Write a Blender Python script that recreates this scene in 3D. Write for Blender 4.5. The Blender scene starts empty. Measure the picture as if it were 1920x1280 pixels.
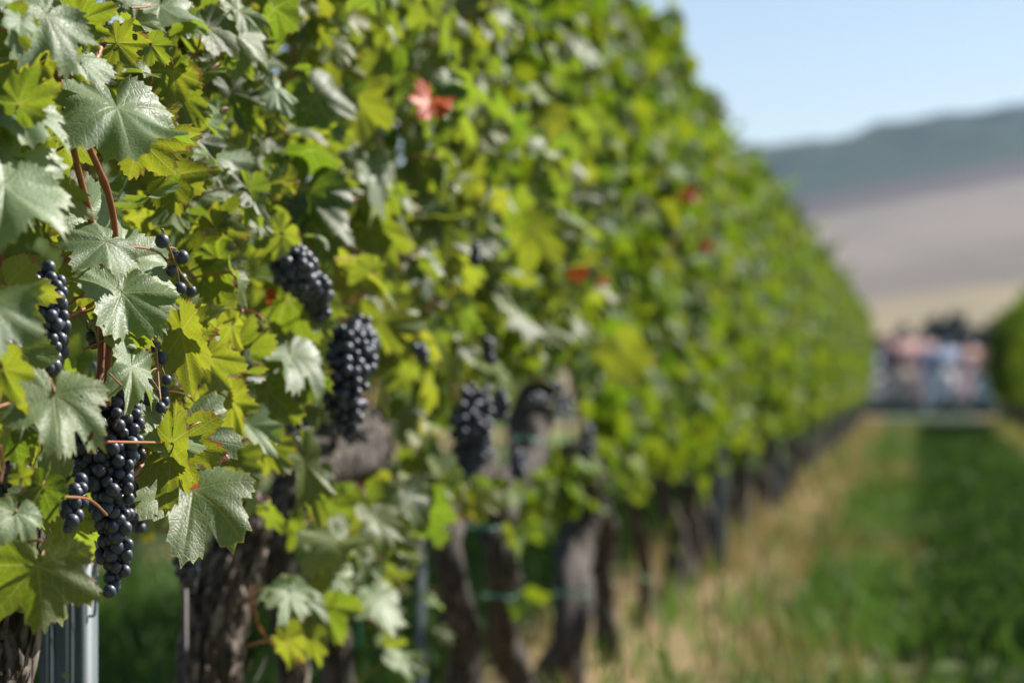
import bpy, math, random
import numpy as np
from mathutils import Vector, Matrix

R = math.radians
rng = np.random.default_rng(7)
random.seed(7)
S = bpy.context.scene
COL = S.collection

# ---------------------------------------------------------------- camera, sky, sun, exposure
CAM_H = 0.95
F = 85.0 / 36.0 * 1920.0
PITCH = math.atan(65.0 / F)
YAW = math.atan(752.0 / F * math.cos(PITCH))
cam = bpy.data.cameras.new("camera")
cam.lens = 85.0
cam.sensor_width = 36.0
cam.clip_start = 0.05
cam.clip_end = 12000.0
cam.dof.use_dof = True
cam.dof.focus_distance = 2.40
cam.dof.aperture_fstop = 4.0
cam_o = bpy.data.objects.new("camera", cam)
cam_o.location = (0, 0, CAM_H)
cam_o.rotation_euler = (math.pi / 2 + PITCH, 0, YAW)
COL.objects.link(cam_o)
S.camera = cam_o

SUN_EL, SUN_AZ = R(43), R(46)          # azimuth measured from +Y towards +X
SUND = np.array([math.cos(SUN_EL) * math.sin(SUN_AZ), math.cos(SUN_EL) * math.cos(SUN_AZ), math.sin(SUN_EL)])
W = bpy.data.worlds.new("World")
S.world = W
W.use_nodes = True
wn = W.node_tree
bg = wn.nodes["Background"]
sky = wn.nodes.new("ShaderNodeTexSky")
sky.sky_type = 'NISHITA'
sky.sun_disc = False
sky.sun_elevation = SUN_EL
sky.sun_rotation = SUN_AZ
sky.air_density = 1.0
sky.dust_density = 0.5
sky.ozone_density = 1.6
tint = wn.nodes.new("ShaderNodeMix")
tint.data_type = 'RGBA'
tint.blend_type = 'MULTIPLY'
tint.inputs[0].default_value = 1.0
tint.inputs[7].default_value = (1.02, 0.965, 0.965, 1)
wn.links.new(sky.outputs[0], tint.inputs[6])
wn.links.new(tint.outputs[2], bg.inputs[0])
bg.inputs[1].default_value = 0.056
sl = bpy.data.lights.new("sun", 'SUN')
sl.energy = 5.0
sl.angle = R(0.5)
sl.color = (1.0, 0.95, 0.87)
so = bpy.data.objects.new("sun", sl)
so.rotation_euler = Vector((-SUND[0], -SUND[1], -SUND[2])).to_track_quat('-Z', 'Y').to_euler()
COL.objects.link(so)
S.view_settings.view_transform = 'Standard'
S.view_settings.look = 'None'
S.view_settings.exposure = 1.2
S.view_settings.gamma = 1.0
S.cycles.max_bounces = 6
S.cycles.diffuse_bounces = 2
S.cycles.transmission_bounces = 4
S.cycles.transparent_max_bounces = 6
S.cycles.use_denoising = True

# ---------------------------------------------------------------- picture <-> place
cr = np.array([math.cos(YAW), math.sin(YAW), 0.0])
fh = np.array([-math.sin(YAW), math.cos(YAW), 0.0])
cf = math.cos(PITCH) * fh + math.sin(PITCH) * np.array([0, 0, 1.0])
cu = -math.sin(PITCH) * fh + math.cos(PITCH) * np.array([0, 0, 1.0])
CAMP = np.array([0, 0, CAM_H])


def ray(px, py):
    return cr * ((px - 960) / F) + cu * ((640 - py) / F) + cf


def onX(px, py, X):
    d = ray(px, py)
    return CAMP + d * (X / d[0])


def onY(px, py, Y):
    d = ray(px, py)
    return CAMP + d * (Y / d[1])


def scale_at(p):
    return F / float(np.dot(np.asarray(p) - CAMP, cf))     # source pixels per metre


# ---------------------------------------------------------------- helpers
def nrm(v):
    v = np.asarray(v, float)
    return v / max(1e-9, np.linalg.norm(v))


def hash3(i, j, k):
    n = (i * 374761393 + j * 668265263 + k * 2147483647 + 1013904223) & 0xFFFFFFFF
    n = ((n ^ (n >> 13)) * 1274126177) & 0xFFFFFFFF
    n = n ^ (n >> 16)
    return (n & 0xFFFFFF) / float(0xFFFFFF)


def vnoise(P):
    P = np.asarray(P, float)
    I = np.floor(P).astype(np.int64)
    f = P - I
    f = f * f * (3 - 2 * f)
    out = 0
    for dx in (0, 1):
        for dy in (0, 1):
            for dz in (0, 1):
                w = (f[..., 0] if dx else 1 - f[..., 0]) * (f[..., 1] if dy else 1 - f[..., 1]) * (f[..., 2] if dz else 1 - f[..., 2])
                out = out + w * hash3(I[..., 0] + dx, I[..., 1] + dy, I[..., 2] + dz)
    return out


def mesh_np(name, V, tris=None, quads=None, attrs=None, uvs=None, mats=(), matidx=None, smooth=True):
    me = bpy.data.meshes.new(name)
    V = np.asarray(V, np.float32)
    tris = np.zeros((0, 3), np.int32) if tris is None else np.asarray(tris, np.int32)
    quads = np.zeros((0, 4), np.int32) if quads is None else np.asarray(quads, np.int32)
    nt, nq = len(tris), len(quads)
    me.vertices.add(len(V))
    me.vertices.foreach_set("co", V.ravel())
    me.loops.add(nt * 3 + nq * 4)
    me.loops.foreach_set("vertex_index", np.concatenate([tris.ravel(), quads.ravel()]).astype(np.int32))
    me.polygons.add(nt + nq)
    ls = np.concatenate([np.arange(nt) * 3, nt * 3 + np.arange(nq) * 4]).astype(np.int32)
    me.polygons.foreach_set("loop_start", ls)
    if smooth:
        me.polygons.foreach_set("use_smooth", np.ones(nt + nq, bool))
    if matidx is not None:
        me.polygons.foreach_set("material_index", np.asarray(matidx, np.int32))
    for k, a in (attrs or {}).items():
        at = me.attributes.new(k, 'FLOAT_COLOR', 'POINT')
        at.data.foreach_set("color", np.asarray(a, np.float32).ravel())
    for k, a in (uvs or {}).items():
        l = me.uv_layers.new(name=k)
        l.data.foreach_set("uv", np.asarray(a, np.float32).ravel())
    for m in mats:
        me.materials.append(m)
    me.update(calc_edges=True)
    me.validate()
    return me


def obj(name, me, parent=None, loc=None):
    o = bpy.data.objects.new(name, me)
    COL.objects.link(o)
    if parent is not None:
        o.parent = parent
    if loc is not None:
        o.location = loc
    return o


def tag(o, label=None, cat=None, group=None, kind=None):
    if label:
        o["label"] = label
    if cat:
        o["category"] = cat
    if group:
        o["group"] = group
    if kind:
        o["kind"] = kind
    return o


def thing(name, label, cat, loc=(0, 0, 0), group=None):
    o = bpy.data.objects.new(name, None)
    o.empty_display_size = 0.1
    COL.objects.link(o)
    o.location = loc
    return tag(o, label, cat, group)


def copy_tree(o, parent=None):
    c = o.copy()
    COL.objects.link(c)
    if parent is not None:
        c.parent = parent
    for ch in list(o.children):
        copy_tree(ch, c)
    return c


class MB:
    """collects shapes into one mesh"""
    def __init__(s):
        s.v, s.q, s.t, s.n = [], [], [], 0

    def add(s, V, quads=(), tris=()):
        V = np.asarray(V, float).reshape(-1, 3)
        s.v.append(V)
        if len(quads):
            s.q.append(np.asarray(quads, int) + s.n)
        if len(tris):
            s.t.append(np.asarray(tris, int) + s.n)
        s.n += len(V)
        return s

    def box(s, c, d, M=None, ch=0.0):
        hx, hy, hz = [k / 2 for k in d]
        b = min(ch, hx * .9, hy * .9, hz * .9)
        if b <= 0:
            V = np.array([[x, y, z] for x in (-hx, hx) for y in (-hy, hy) for z in (-hz, hz)])
            Q = [(0, 1, 3, 2), (4, 6, 7, 5), (0, 4, 5, 1), (2, 3, 7, 6), (0, 2, 6, 4), (1, 5, 7, 3)]
            T = []
        else:
            V, Q, T = [], [], []
            idx = {}
            for sx in (-1, 1):
                for sy in (-1, 1):
                    for sz in (-1, 1):
                        for a in range(3):
                            p = [sx * (hx - (b if a != 0 else 0)), sy * (hy - (b if a != 1 else 0)), sz * (hz - (b if a != 2 else 0))]
                            idx[(sx, sy, sz, a)] = len(V)
                            V.append(p)
                        T.append([idx[(sx, sy, sz, a)] for a in ((0, 1, 2) if sx * sy * sz > 0 else (0, 2, 1))])
            I = idx
            for sg in (-1, 1):
                o_ = (1, -1) if sg > 0 else (-1, 1)
                Q.append([I[(sg, -1, -o_[0], 0)], I[(sg, 1, -o_[0], 0)], I[(sg, 1, o_[0], 0)], I[(sg, -1, o_[0], 0)]])
                Q.append([I[(-o_[0], sg, -1, 1)], I[(-o_[0], sg, 1, 1)], I[(o_[0], sg, 1, 1)], I[(o_[0], sg, -1, 1)]])
                Q.append([I[(-1, -o_[0], sg, 2)], I[(1, -o_[0], sg, 2)], I[(1, o_[0], sg, 2)], I[(-1, o_[0], sg, 2)]])
            for a, b2 in ((0, 1), (0, 2), (1, 2)):
                c2 = 3 - a - b2
                for s1 in (-1, 1):
                    for s2 in (-1, 1):
                        k = []
                        for (ax, s3) in ((a, -1), (a, 1), (b2, 1), (b2, -1)):
                            key = [0, 0, 0]
                            key[a], key[b2], key[c2] = s1, s2, s3
                            k.append(I[(*key, ax)])
                        Q.append(k)
            V = np.array(V)
        if M is not None:
            V = V @ np.array(M)[:3, :3].T
        return s.add(V + np.asarray(c, float), Q, T)

    def tube(s, path, rad, n=8, cap=True):
        V, Q, T = tube_np(path, rad, n, cap)
        return s.add(V, Q, T)

    def mesh(s, name, mats, smooth=True, **k):
        V = np.concatenate(s.v)
        q = np.concatenate(s.q) if s.q else None
        t = np.concatenate(s.t) if s.t else None
        return mesh_np(name, V, t, q, mats=mats, smooth=smooth, **k)

    def build(s, name, mats, parent=None, smooth=True, loc=None):
        if not isinstance(mats, (list, tuple)):
            mats = [mats]
        return obj(name, s.mesh(name, mats, smooth), parent, loc)


def crspline(P, n):
    P = np.asarray(P, float)
    if len(P) == 2:
        t = np.linspace(0, 1, n)[:, None]
        return P[0] * (1 - t) + P[1] * t
    Q = np.vstack([2 * P[0] - P[1], P, 2 * P[-1] - P[-2]])
    u = np.linspace(0, len(P) - 1 - 1e-9, n)
    i = np.floor(u).astype(int)
    f = (u - i)[:, None]
    a, b, c, d = Q[i], Q[i + 1], Q[i + 2], Q[i + 3]
    return 0.5 * (2 * b + (c - a) * f + (2 * a - 5 * b + 4 * c - d) * f ** 2 + (3 * b - a - 3 * c + d) * f ** 3)


def frames(path):
    P = np.asarray(path, float)
    T = np.gradient(P, axis=0)
    T /= np.maximum(1e-9, np.linalg.norm(T, axis=1))[:, None]
    ref = np.array([0, 0, 1.0]) if abs(T[0][2]) < 0.8 else np.array([1.0, 0, 0])
    A = np.zeros_like(P)
    a = nrm(np.cross(T[0], ref))
    for i in range(len(P)):
        a = nrm(a - T[i] * np.dot(a, T[i]))
        A[i] = a
    return T, A, np.cross(T, A)


def tube_np(path, rad, n=8, cap=True):
    P = np.asarray(path, float)
    m = len(P)
    rad = np.broadcast_to(np.asarray(rad, float).reshape(-1, *([1] if np.ndim(rad) < 2 else [])).reshape(m if np.size(rad) > 1 else 1, -1), (m, n if np.ndim(rad) == 2 else 1))
    T, A, B = frames(P)
    ang = np.linspace(0, 2 * np.pi, n, endpoint=False)
    V = P[:, None, :] + rad[:, :, None] * (np.cos(ang)[None, :, None] * A[:, None, :] + np.sin(ang)[None, :, None] * B[:, None, :])
    V = V.reshape(-1, 3)
    i = np.arange(m - 1)[:, None]
    j = np.arange(n)[None, :]
    j2 = (j + 1) % n
    Q = np.stack([i * n + j + 0 * i, i * n + j2, (i + 1) * n + j2, (i + 1) * n + j], -1).reshape(-1, 4)
    Tt = []
    if cap:
        V = np.vstack([V, P[0], P[-1]])
        c0, c1 = m * n, m * n + 1
        for k in range(n):
            Tt.append((c0, (k + 1) % n, k))
            Tt.append((c1, (m - 1) * n + k, (m - 1) * n + (k + 1) % n))
    return V, Q, Tt


# ---------------------------------------------------------------- materials
class NT:
    def __init__(s, name):
        s.m = bpy.data.materials.new(name)
        s.m.use_nodes = True
        s.t = s.m.node_tree
        s.t.nodes.clear()
        s.out = s.n("ShaderNodeOutputMaterial")

    def n(s, kind, **kw):
        x = s.t.nodes.new(kind)
        for k, v in kw.items():
            setattr(x, k, v)
        return x

    def l(s, a, b):
        s.t.links.new(a, b)

    def put(s, sock, v):
        if isinstance(v, bpy.types.NodeSocket):
            s.l(v, sock)
        elif isinstance(v, (tuple, list)) and len(v) == 3 and sock.type == 'RGBA':
            sock.default_value = (*v, 1)
        else:
            sock.default_value = v

    def math(s, op, a, b=0.0, c=None, clamp=False):
        x = s.n("ShaderNodeMath", operation=op, use_clamp=clamp)
        s.put(x.inputs[0], a)
        s.put(x.inputs[1], b)
        if c is not None:
            s.put(x.inputs[2], c)
        return x.outputs[0]

    def mix(s, f, a, b, blend='MIX'):
        x = s.n("ShaderNodeMix", data_type='RGBA', blend_type=blend)
        x.clamp_factor = True
        s.put(x.inputs[0], f)
        s.put(x.inputs[6], a)
        s.put(x.inputs[7], b)
        return x.outputs[2]

    def smooth(s, v, lo, hi, a=0.0, b=1.0):
        x = s.n("ShaderNodeMapRange", interpolation_type='SMOOTHSTEP')
        s.put(x.inputs[0], v)
        for k, q in enumerate((lo, hi, a, b)):
            s.put(x.inputs[k + 1], q)
        return x.outputs[0]

    def noise(s, vec, scale, detail=2.0, rough=0.5, dist=0.0):
        x = s.n("ShaderNodeTexNoise")
        if vec is not None:
            s.l(vec, x.inputs["Vector"])
        x.inputs["Scale"].default_value = scale
        x.inputs["Detail"].default_value = detail
        x.inputs["Roughness"].default_value = rough
        x.inputs["Distortion"].default_value = dist
        return x.outputs[0]

    def pos(s, scale=(1, 1, 1), kind="Object"):
        tc = s.n("ShaderNodeTexCoord")
        mp = s.n("ShaderNodeMapping")
        mp.inputs["Scale"].default_value = scale
        s.l(tc.outputs[kind], mp.inputs[0])
        return mp.outputs[0]

    def bump(s, h, strength=0.3, dist=0.01):
        x = s.n("ShaderNodeBump")
        x.inputs["Strength"].default_value = strength
        x.inputs["Distance"].default_value = dist
        s.l(h, x.inputs["Height"])
        return x.outputs[0]

    def pbr(s, col, rough=0.6, spec=0.5, metal=0.0, normal=None, link=True):
        x = s.n("ShaderNodeBsdfPrincipled")
        s.put(x.inputs["Base Color"], col)
        s.put(x.inputs["Roughness"], rough)
        s.put(x.inputs["Specular IOR Level"], spec)
        s.put(x.inputs["Metallic"], metal)
        if normal is not None:
            s.l(normal, x.inputs["Normal"])
        if link:
            s.l(x.outputs[0], s.out.inputs[0])
        return x.outputs[0]


def leaf_material(name, detail):
    k = NT(name)
    at = k.n("ShaderNodeAttribute", attribute_name="leafinfo")
    sep = k.n("ShaderNodeSeparateColor")
    k.l(at.outputs["Color"], sep.inputs[0])
    age, red, tone = sep.outputs[0], sep.outputs[1], sep.outputs[2]
    rim = at.outputs["Alpha"]
    P = k.pos()
    big = k.noise(P, 45.0, 2.0)
    geo = k.n("ShaderNodeNewGeometry")
    back = geo.outputs["Backfacing"]
    agep = k.math('ADD', age, k.math('MULTIPLY', k.math('SUBTRACT', big, 0.5), 0.5), clamp=True)
    g = k.mix(k.smooth(tone, 0.35, 1.0), (0.016, 0.038, 0.009), (0.235, 0.325, 0.185) if detail else (0.18, 0.265, 0.125))  # contrast of sunlit and shaded leaves is put into the base greens
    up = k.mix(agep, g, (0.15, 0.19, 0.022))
    tr = k.mix(agep, k.mix(tone, (0.10, 0.22, 0.005) if detail else (0.08, 0.18, 0.004), (0.195, 0.325, 0.009) if detail else (0.15, 0.27, 0.008)), (0.37, 0.375, 0.015) if detail else (0.31, 0.34, 0.013))
    dn = k.mix(0.4, up, (0.12, 0.18, 0.06))
    normal = None
    if detail:
        uvn = k.n("ShaderNodeUVMap", uv_map="vein")
        s2 = k.n("ShaderNodeSeparateXYZ")
        k.l(uvn.outputs[0], s2.inputs[0])
        t, s = s2.outputs[0], s2.outputs[1]
        fine = k.noise(P, 160.0, 2.0)
        wob = k.math('MULTIPLY', k.math('SUBTRACT', k.noise(P, 90.0, 1.0), 0.5), 0.05)
        w = k.math('MULTIPLY_ADD', k.math('SUBTRACT', 1.08, t), 0.022, 0.003)
        m1 = k.smooth(k.math('DIVIDE', s, w), 0.35, 1.0, 1.0, 0.0)
        fr = k.math('FRACT', k.math('DIVIDE', k.math('ADD', k.math('MULTIPLY_ADD', s, -0.75, t), wob), 0.155))
        d2 = k.math('ABSOLUTE', k.math('SUBTRACT', fr, 0.5))
        m2 = k.smooth(d2, 0.025, 0.075, 0.75, 0.0)
        luv = k.n("ShaderNodeUVMap", uv_map="blade")
        vo = k.n("ShaderNodeTexVoronoi", feature='DISTANCE_TO_EDGE')
        vo.inputs["Scale"].default_value = 17.0
        k.l(luv.outputs[0], vo.inputs["Vector"])
        m3 = k.smooth(vo.outputs["Distance"], 0.0, 0.09, 1.0, 0.0)
        vein = k.math('MAXIMUM', m1, m2)
        vall = k.math('MAXIMUM', vein, k.math('MULTIPLY', m3, 0.32))
        up = k.mix(k.math('MULTIPLY', vall, 0.55), up, (0.22, 0.25, 0.10))
        dn = k.mix(k.math('MULTIPLY', vall, 0.5), dn, (0.30, 0.32, 0.17))
        tr = k.mix(k.math('MULTIPLY', vall, 0.55), tr, (0.50, 0.50, 0.10))
        up = k.mix(k.math('MULTIPLY', fine, 0.35), up, k.mix(0.5, up, (0.02, 0.03, 0.01)))
        hgt = k.math('SUBTRACT', k.math('ADD', k.math('MULTIPLY', k.smooth(vo.outputs["Distance"], 0.0, 0.22), 0.5), k.math('MULTIPLY', fine, 0.4)), vein)
        normal = k.bump(hgt, 0.30, 0.0012)
        # margin: thin yellow edge, reddish and brown blotches
        edge = k.smooth(rim, 0.955, 0.99)
        up = k.mix(k.math('MULTIPLY', edge, 0.55), up, (0.30, 0.29, 0.09))
        tr = k.mix(k.math('MULTIPLY', edge, 0.6), tr, (0.45, 0.36, 0.08))
    sp_ = k.math('MULTIPLY', k.smooth(k.noise(P, 230.0, 1.0), 0.70, 0.76), k.smooth(k.noise(P, 17.0, 1.0), 0.5, 0.62))
    up = k.mix(k.math('MULTIPLY', sp_, 0.8), up, (0.10, 0.055, 0.025))
    tr = k.mix(k.math('MULTIPLY', sp_, 0.8), tr, (0.10, 0.04, 0.010))
    if detail:
        dr = k.smooth(k.math('ADD', k.math('MULTIPLY', rim, 0.6), k.math('MULTIPLY', k.noise(P, 48.0, 3.0, 0.6), 0.7)), k.math('MULTIPLY_ADD', age, -0.20, 1.06), k.math('MULTIPLY_ADD', age, -0.20, 1.12))
        up = k.mix(dr, up, (0.24, 0.17, 0.085))
        tr = k.mix(dr, tr, (0.20, 0.11, 0.03))
    rb = k.math('ADD', k.math('MULTIPLY', rim, 0.55), k.math('MULTIPLY', k.noise(P, 65.0, 3.0, 0.6), 0.75))
    thr = k.math('MULTIPLY_ADD', red, -0.85, 1.12)
    rm = k.smooth(rb, thr, k.math('ADD', thr, 0.16))
    rm = k.math('MULTIPLY', rm, k.math('GREATER_THAN', red, 0.03))
    redc = k.mix(big, (0.46, 0.050, 0.012), (0.58, 0.12, 0.018))
    up = k.mix(rm, up, redc)
    dn = k.mix(rm, dn, (0.40, 0.12, 0.10))
    tr = k.mix(k.math('MULTIPLY', rm, 0.9), tr, k.mix(big, (0.30, 0.03, 0.012), (0.50, 0.09, 0.02)))
    col = k.mix(back, up, dn)
    rough = k.math('MULTIPLY_ADD', big, 0.22, 0.38 if detail else 0.5)
    rough = k.math('ADD', rough, k.math('MULTIPLY', back, 0.25))
    b = k.pbr(col, rough, k.math('MULTIPLY_ADD', back, -0.12, 0.42 if detail else 0.14), 0.0, normal, link=False)
    tn = k.n("ShaderNodeBsdfTranslucent")
    k.l(tr, tn.inputs[0])
    if normal is not None:
        k.l(normal, tn.inputs["Normal"])
    mx = k.n("ShaderNodeMixShader")
    mx.inputs[0].default_value = 0.42 if detail else 0.36
    k.l(b, mx.inputs[1])
    k.l(tn.outputs[0], mx.inputs[2])
    if detail:
        hole = k.math('MULTIPLY', k.math('GREATER_THAN', k.noise(P, 62.0, 1.0), 0.742), k.math('LESS_THAN', rim, 0.93))
        tp = k.n("ShaderNodeBsdfTransparent")
        m2_ = k.n("ShaderNodeMixShader")
        k.l(hole, m2_.inputs[0]); k.l(mx.outputs[0], m2_.inputs[1]); k.l(tp.outputs[0], m2_.inputs[2])
        k.l(m2_.outputs[0], k.out.inputs[0])
    else:
        k.l(mx.outputs[0], k.out.inputs[0])
    return k.m


def simple(name, c1, c2, scale=20, rough=0.6, stretch=(1, 1, 1), spec=0.4, bump=0.3, bd=0.005, metal=0.0, detail=4.0):
    k = NT(name)
    P = k.pos(stretch)
    n = k.noise(P, scale, detail, 0.6)
    col = k.mix(k.smooth(n, 0.3, 0.7), c1, c2)
    k.pbr(col, rough, spec, metal, k.bump(n, bump, bd) if bump else None)
    return k.m


M = {}
M['leaf'] = leaf_material("vine_leaf", True)
M['leaf_plain'] = leaf_material("vine_leaf_plain", False)
M['petiole'] = simple("petiole", (0.28, 0.065, 0.045), (0.24, 0.15, 0.05), 30, 0.45, bump=0.1, bd=0.001)
M['cane'] = simple("cane", (0.26, 0.095, 0.040), (0.17, 0.055, 0.025), 60, 0.5, (1, 1, 0.15), bump=0.3, bd=0.001)
M['stalk'] = simple("stalk", (0.20, 0.20, 0.05), (0.30, 0.13, 0.07), 40, 0.55, bump=0.2, bd=0.001)


def bark_mat():
    k = NT("bark")
    P = k.pos((1, 1, 0.12))
    n1 = k.noise(P, 90, 5, 0.65)
    n2 = k.noise(k.pos(), 14, 3, 0.6)
    c = k.mix(k.smooth(n1, 0.38, 0.66), (0.010, 0.008, 0.007), (0.135, 0.112, 0.098))
    c = k.mix(k.smooth(n2, 0.45, 0.75, 0, 0.6), c, (0.034, 0.025, 0.020))
    k.pbr(c, 0.85, 0.25, 0, k.bump(n1, 0.8, 0.006))
    return k.m


M['bark'] = bark_mat()
M['bark_strip'] = simple("bark_strip", (0.03, 0.021, 0.017), (0.26, 0.215, 0.185), 60, 0.85, (1, 1, 0.15), spec=0.2, bump=0.5, bd=0.002)


def berry_mat():
    k = NT("berry_skin")
    P = k.pos((1, 1, 1))
    oi = k.n("ShaderNodeObjectInfo")
    mp = k.n("ShaderNodeVectorMath", operation='ADD')
    k.l(P, mp.inputs[0])
    sc = k.n("ShaderNodeVectorMath", operation='SCALE')
    k.l(oi.outputs["Location"], sc.inputs[0])
    sc.inputs["Scale"].default_value = 37.0
    k.l(sc.outputs[0], mp.inputs[1])
    n = k.noise(mp.outputs[0], 90, 3, 0.6)
    bloom = k.smooth(n, 0.30, 0.66)
    c = k.mix(bloom, (0.008, 0.009, 0.019), (0.046, 0.060, 0.100))
    k.pbr(c, k.math('MULTIPLY_ADD', bloom, 0.30, 0.28), 0.5)
    return k.m


M['berry'] = berry_mat()


def steel_mat():
    k = NT("galvanised_steel")
    P = k.pos()
    n = k.noise(P, 60, 4, 0.6)
    n2 = k.noise(k.pos((1, 1, 0.05)), 200, 2)
    c = k.mix(n, (0.075, 0.098, 0.112), (0.11, 0.135, 0.15))
    k.pbr(c, k.math('MULTIPLY_ADD', n2, 0.2, 0.5), 0.4, 0.1, k.bump(n2, 0.08, 0.001))
    return k.m


M['steel'] = steel_mat()
M['rod'] = simple("dark_rod", (0.03, 0.025, 0.025), (0.07, 0.05, 0.045), 60, 0.6, bump=0.2, bd=0.001)
M['wire'] = simple("wire", (0.015, 0.025, 0.022), (0.03, 0.04, 0.035), 60, 0.9, metal=0.0, bump=0)
M['tie'] = simple("tie", (0.012, 0.12, 0.08), (0.02, 0.18, 0.12), 60, 0.4, bump=0)

# ---------------------------------------------------------------- leaf shapes
CTRL = [(0, 1.0), (9, 0.95), (17, 0.83), (26, 0.70), (34, 0.76), (43, 0.87), (51, 0.91), (60, 0.83), (70, 0.72), (79, 0.65), (90, 0.69), (104, 0.74),
        (118, 0.66), (134, 0.56), (150, 0.50), (163, 0.44), (172, 0.30)]


def make_template(step, teeth, K, lob, seed):
    g = np.random.default_rng(seed)
    keys = [-172, -140, -105, -77.5, -50, -25, 0, 25, 50, 77.5, 105, 140, 172]
    th = []
    m = max(1, teeth)
    for a, b in zip(keys[:-1], keys[1:]):
        c = max(1, int(round((b - a) / (step * m)))) * m
        th += list(np.linspace(a, b, c, endpoint=False))
    th.append(172)
    th = np.array(th, float)
    ca = np.array([c[0] for c in CTRL], float)
    cv = np.array([c[1] for c in CTRL], float)
    r = np.zeros_like(th)
    for sgn in (-1, 1):
        v = cv * (1 + g.normal(0, 0.035, len(cv)))
        for q in (3, 9):
            v[q] = v[q] * (1 - lob * g.uniform(0.3, 1.0))
        v[0] = 1.0
        msk = th >= 0 if sgn > 0 else th < 0
        r[msk] = np.interp(np.abs(th[msk]), ca, v)
    n = len(th)
    if teeth >= 2:
        idx = np.arange(n) - np.argmin(np.abs(th))
        ph = np.mod(idx, teeth)
        amp = 0.058 if teeth == 3 else 0.05
        tooth_id = np.floor_divide(idx + 1, teeth)
        ta = np.array([0.6 + 0.8 * hash3(np.int64(t + 100), np.int64(seed), np.int64(3)) for t in tooth_id])
        prof = np.where(ph == 0, 1.0, np.where(ph == 1, -0.75 if teeth == 3 else -0.9, -0.15))
        prof = np.where(np.abs(th) > 165, 0, prof)
        r = r * (1 + amp * ta * prof)
    rho = (np.arange(1, K + 1) / K) ** 0.85
    X = [0.0]
    Y = [0.0]
    RIM = [0.0]
    tr_ = np.radians(th)
    for k_ in range(K):
        X += list(rho[k_] * r * np.sin(tr_))
        Y += list(rho[k_] * r * np.cos(tr_))
        RIM += [rho[k_]] * n
    idx = lambda k_, j: 1 + k_ * n + j
    T, Q, secT, secQ = [], [], [], []
    va = np.array([-105, -50, 0, 50, 105], float)
    for j in range(n - 1):
        mid = (th[j] + th[j + 1]) / 2
        v = va[np.argmin(np.abs(va - mid))]
        T.append((0, idx(0, j + 1), idx(0, j)))
        secT.append(v)
        for k_ in range(K - 1):
            Q.append((idx(k_, j), idx(k_, j + 1), idx(k_ + 1, j + 1), idx(k_ + 1, j)))
            secQ.append(v)
    X, Y = np.array(X), np.array(Y)
    loops = np.concatenate([np.array(T).ravel(), np.array(Q).ravel()]) if Q else np.array(T).ravel()
    sec = np.concatenate([np.repeat(secT, 3), np.repeat(secQ, 4)]) if Q else np.repeat(secT, 3)
    sr = np.radians(sec)
    dx, dy = np.sin(sr), np.cos(sr)
    t = X[loops] * dx + Y[loops] * dy
    s = np.abs(X[loops] * dy - Y[loops] * dx)
    return dict(x=X, y=Y, rim=np.array(RIM), T=np.array(T), Q=np.array(Q).reshape(-1, 4), uv=np.stack([t, s], 1), blade=np.stack([X[loops], Y[loops]], 1))


HERO_T = [make_template(2.8, 3, 7, l, 10 + i) for i, l in enumerate((0.1, 0.2, 0.3, 0.25, 0.15, 0.35, 0.0, 0.45, 0.05))]
MID_T = [make_template(5.6, 2, 3, l, 30 + i) for i, l in enumerate((0.1, 0.2, 0.3, 0.15))]
LOW_T = [make_template(16, 1, 2, l, 50 + i) for i, l in enumerate((0.1, 0.25, 0.2))]


def leaf_verts(T, p, by, bz, L, W=1.0, fold=0.15, droop=0.35, side=0.25, ruff=0.06, ph=0.0, twist=0.0):
    x = T['x'] * W
    y = T['y']
    th = np.arctan2(T['x'], T['y'])
    rr = np.hypot(T['x'], T['y'])
    z = fold * np.abs(x) * (0.6 + 0.4 * np.sin(ph)) - droop * 0.5 * y * np.abs(y) - side * x * x
    z = z + ruff * rr ** 1.6 * np.sin(3 * th + ph) + ruff * 0.6 * rr ** 2 * np.sin(7 * th + 2.3 * ph) + ruff * 0.35 * rr ** 2.2 * np.sin(13 * th + 1.7 * ph)
    z = z + 0.045 * np.sin(5.1 * x + ph * 3) * np.sin(4.3 * y + ph) + twist * x * y
    z = z + ruff * 2.2 * rr ** 2 * np.sin(2 * th + 4.1 * ph) * np.cos(ph * 5.3)
    bz = nrm(bz)
    by = nrm(np.asarray(by) - bz * np.dot(by, bz))
    bx = np.cross(by, bz)
    return np.asarray(p) + L * (x[:, None] * bx + y[:, None] * by + z[:, None] * bz)


def leaves_mesh(name, specs, temps, mat):
    """specs: dicts of one leaf each -> one mesh"""
    V, T, Q, A, UT, UQ, BT, BQ = [], [], [], [], [], [], [], []
    n = 0
    for s in specs:
        t = temps[s['shape'] % len(temps)]
        v = leaf_verts(t, s['p'], s['by'], s['bz'], s['L'], s['W'], s['fold'], s['droop'], s['side'], s['ruff'], s['ph'], s['twist'])
        V.append(v)
        T.append(t['T'] + n)
        Q.append(t['Q'] + n)
        a = np.empty((len(v), 4))
        a[:, 0], a[:, 1], a[:, 2], a[:, 3] = s['age'], s['red'], s['tone'], t['rim']
        A.append(a)
        nt = len(t['T']) * 3
        UT.append(t['uv'][:nt]); UQ.append(t['uv'][nt:])
        BT.append(t['blade'][:nt]); BQ.append(t['blade'][nt:])
        n += len(v)
    return mesh_np(name, np.concatenate(V), np.concatenate(T), np.concatenate(Q), {'leafinfo': np.concatenate(A)},
                   {'vein': np.concatenate(UT + UQ), 'blade': np.concatenate(BT + BQ)}, [mat])


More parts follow.
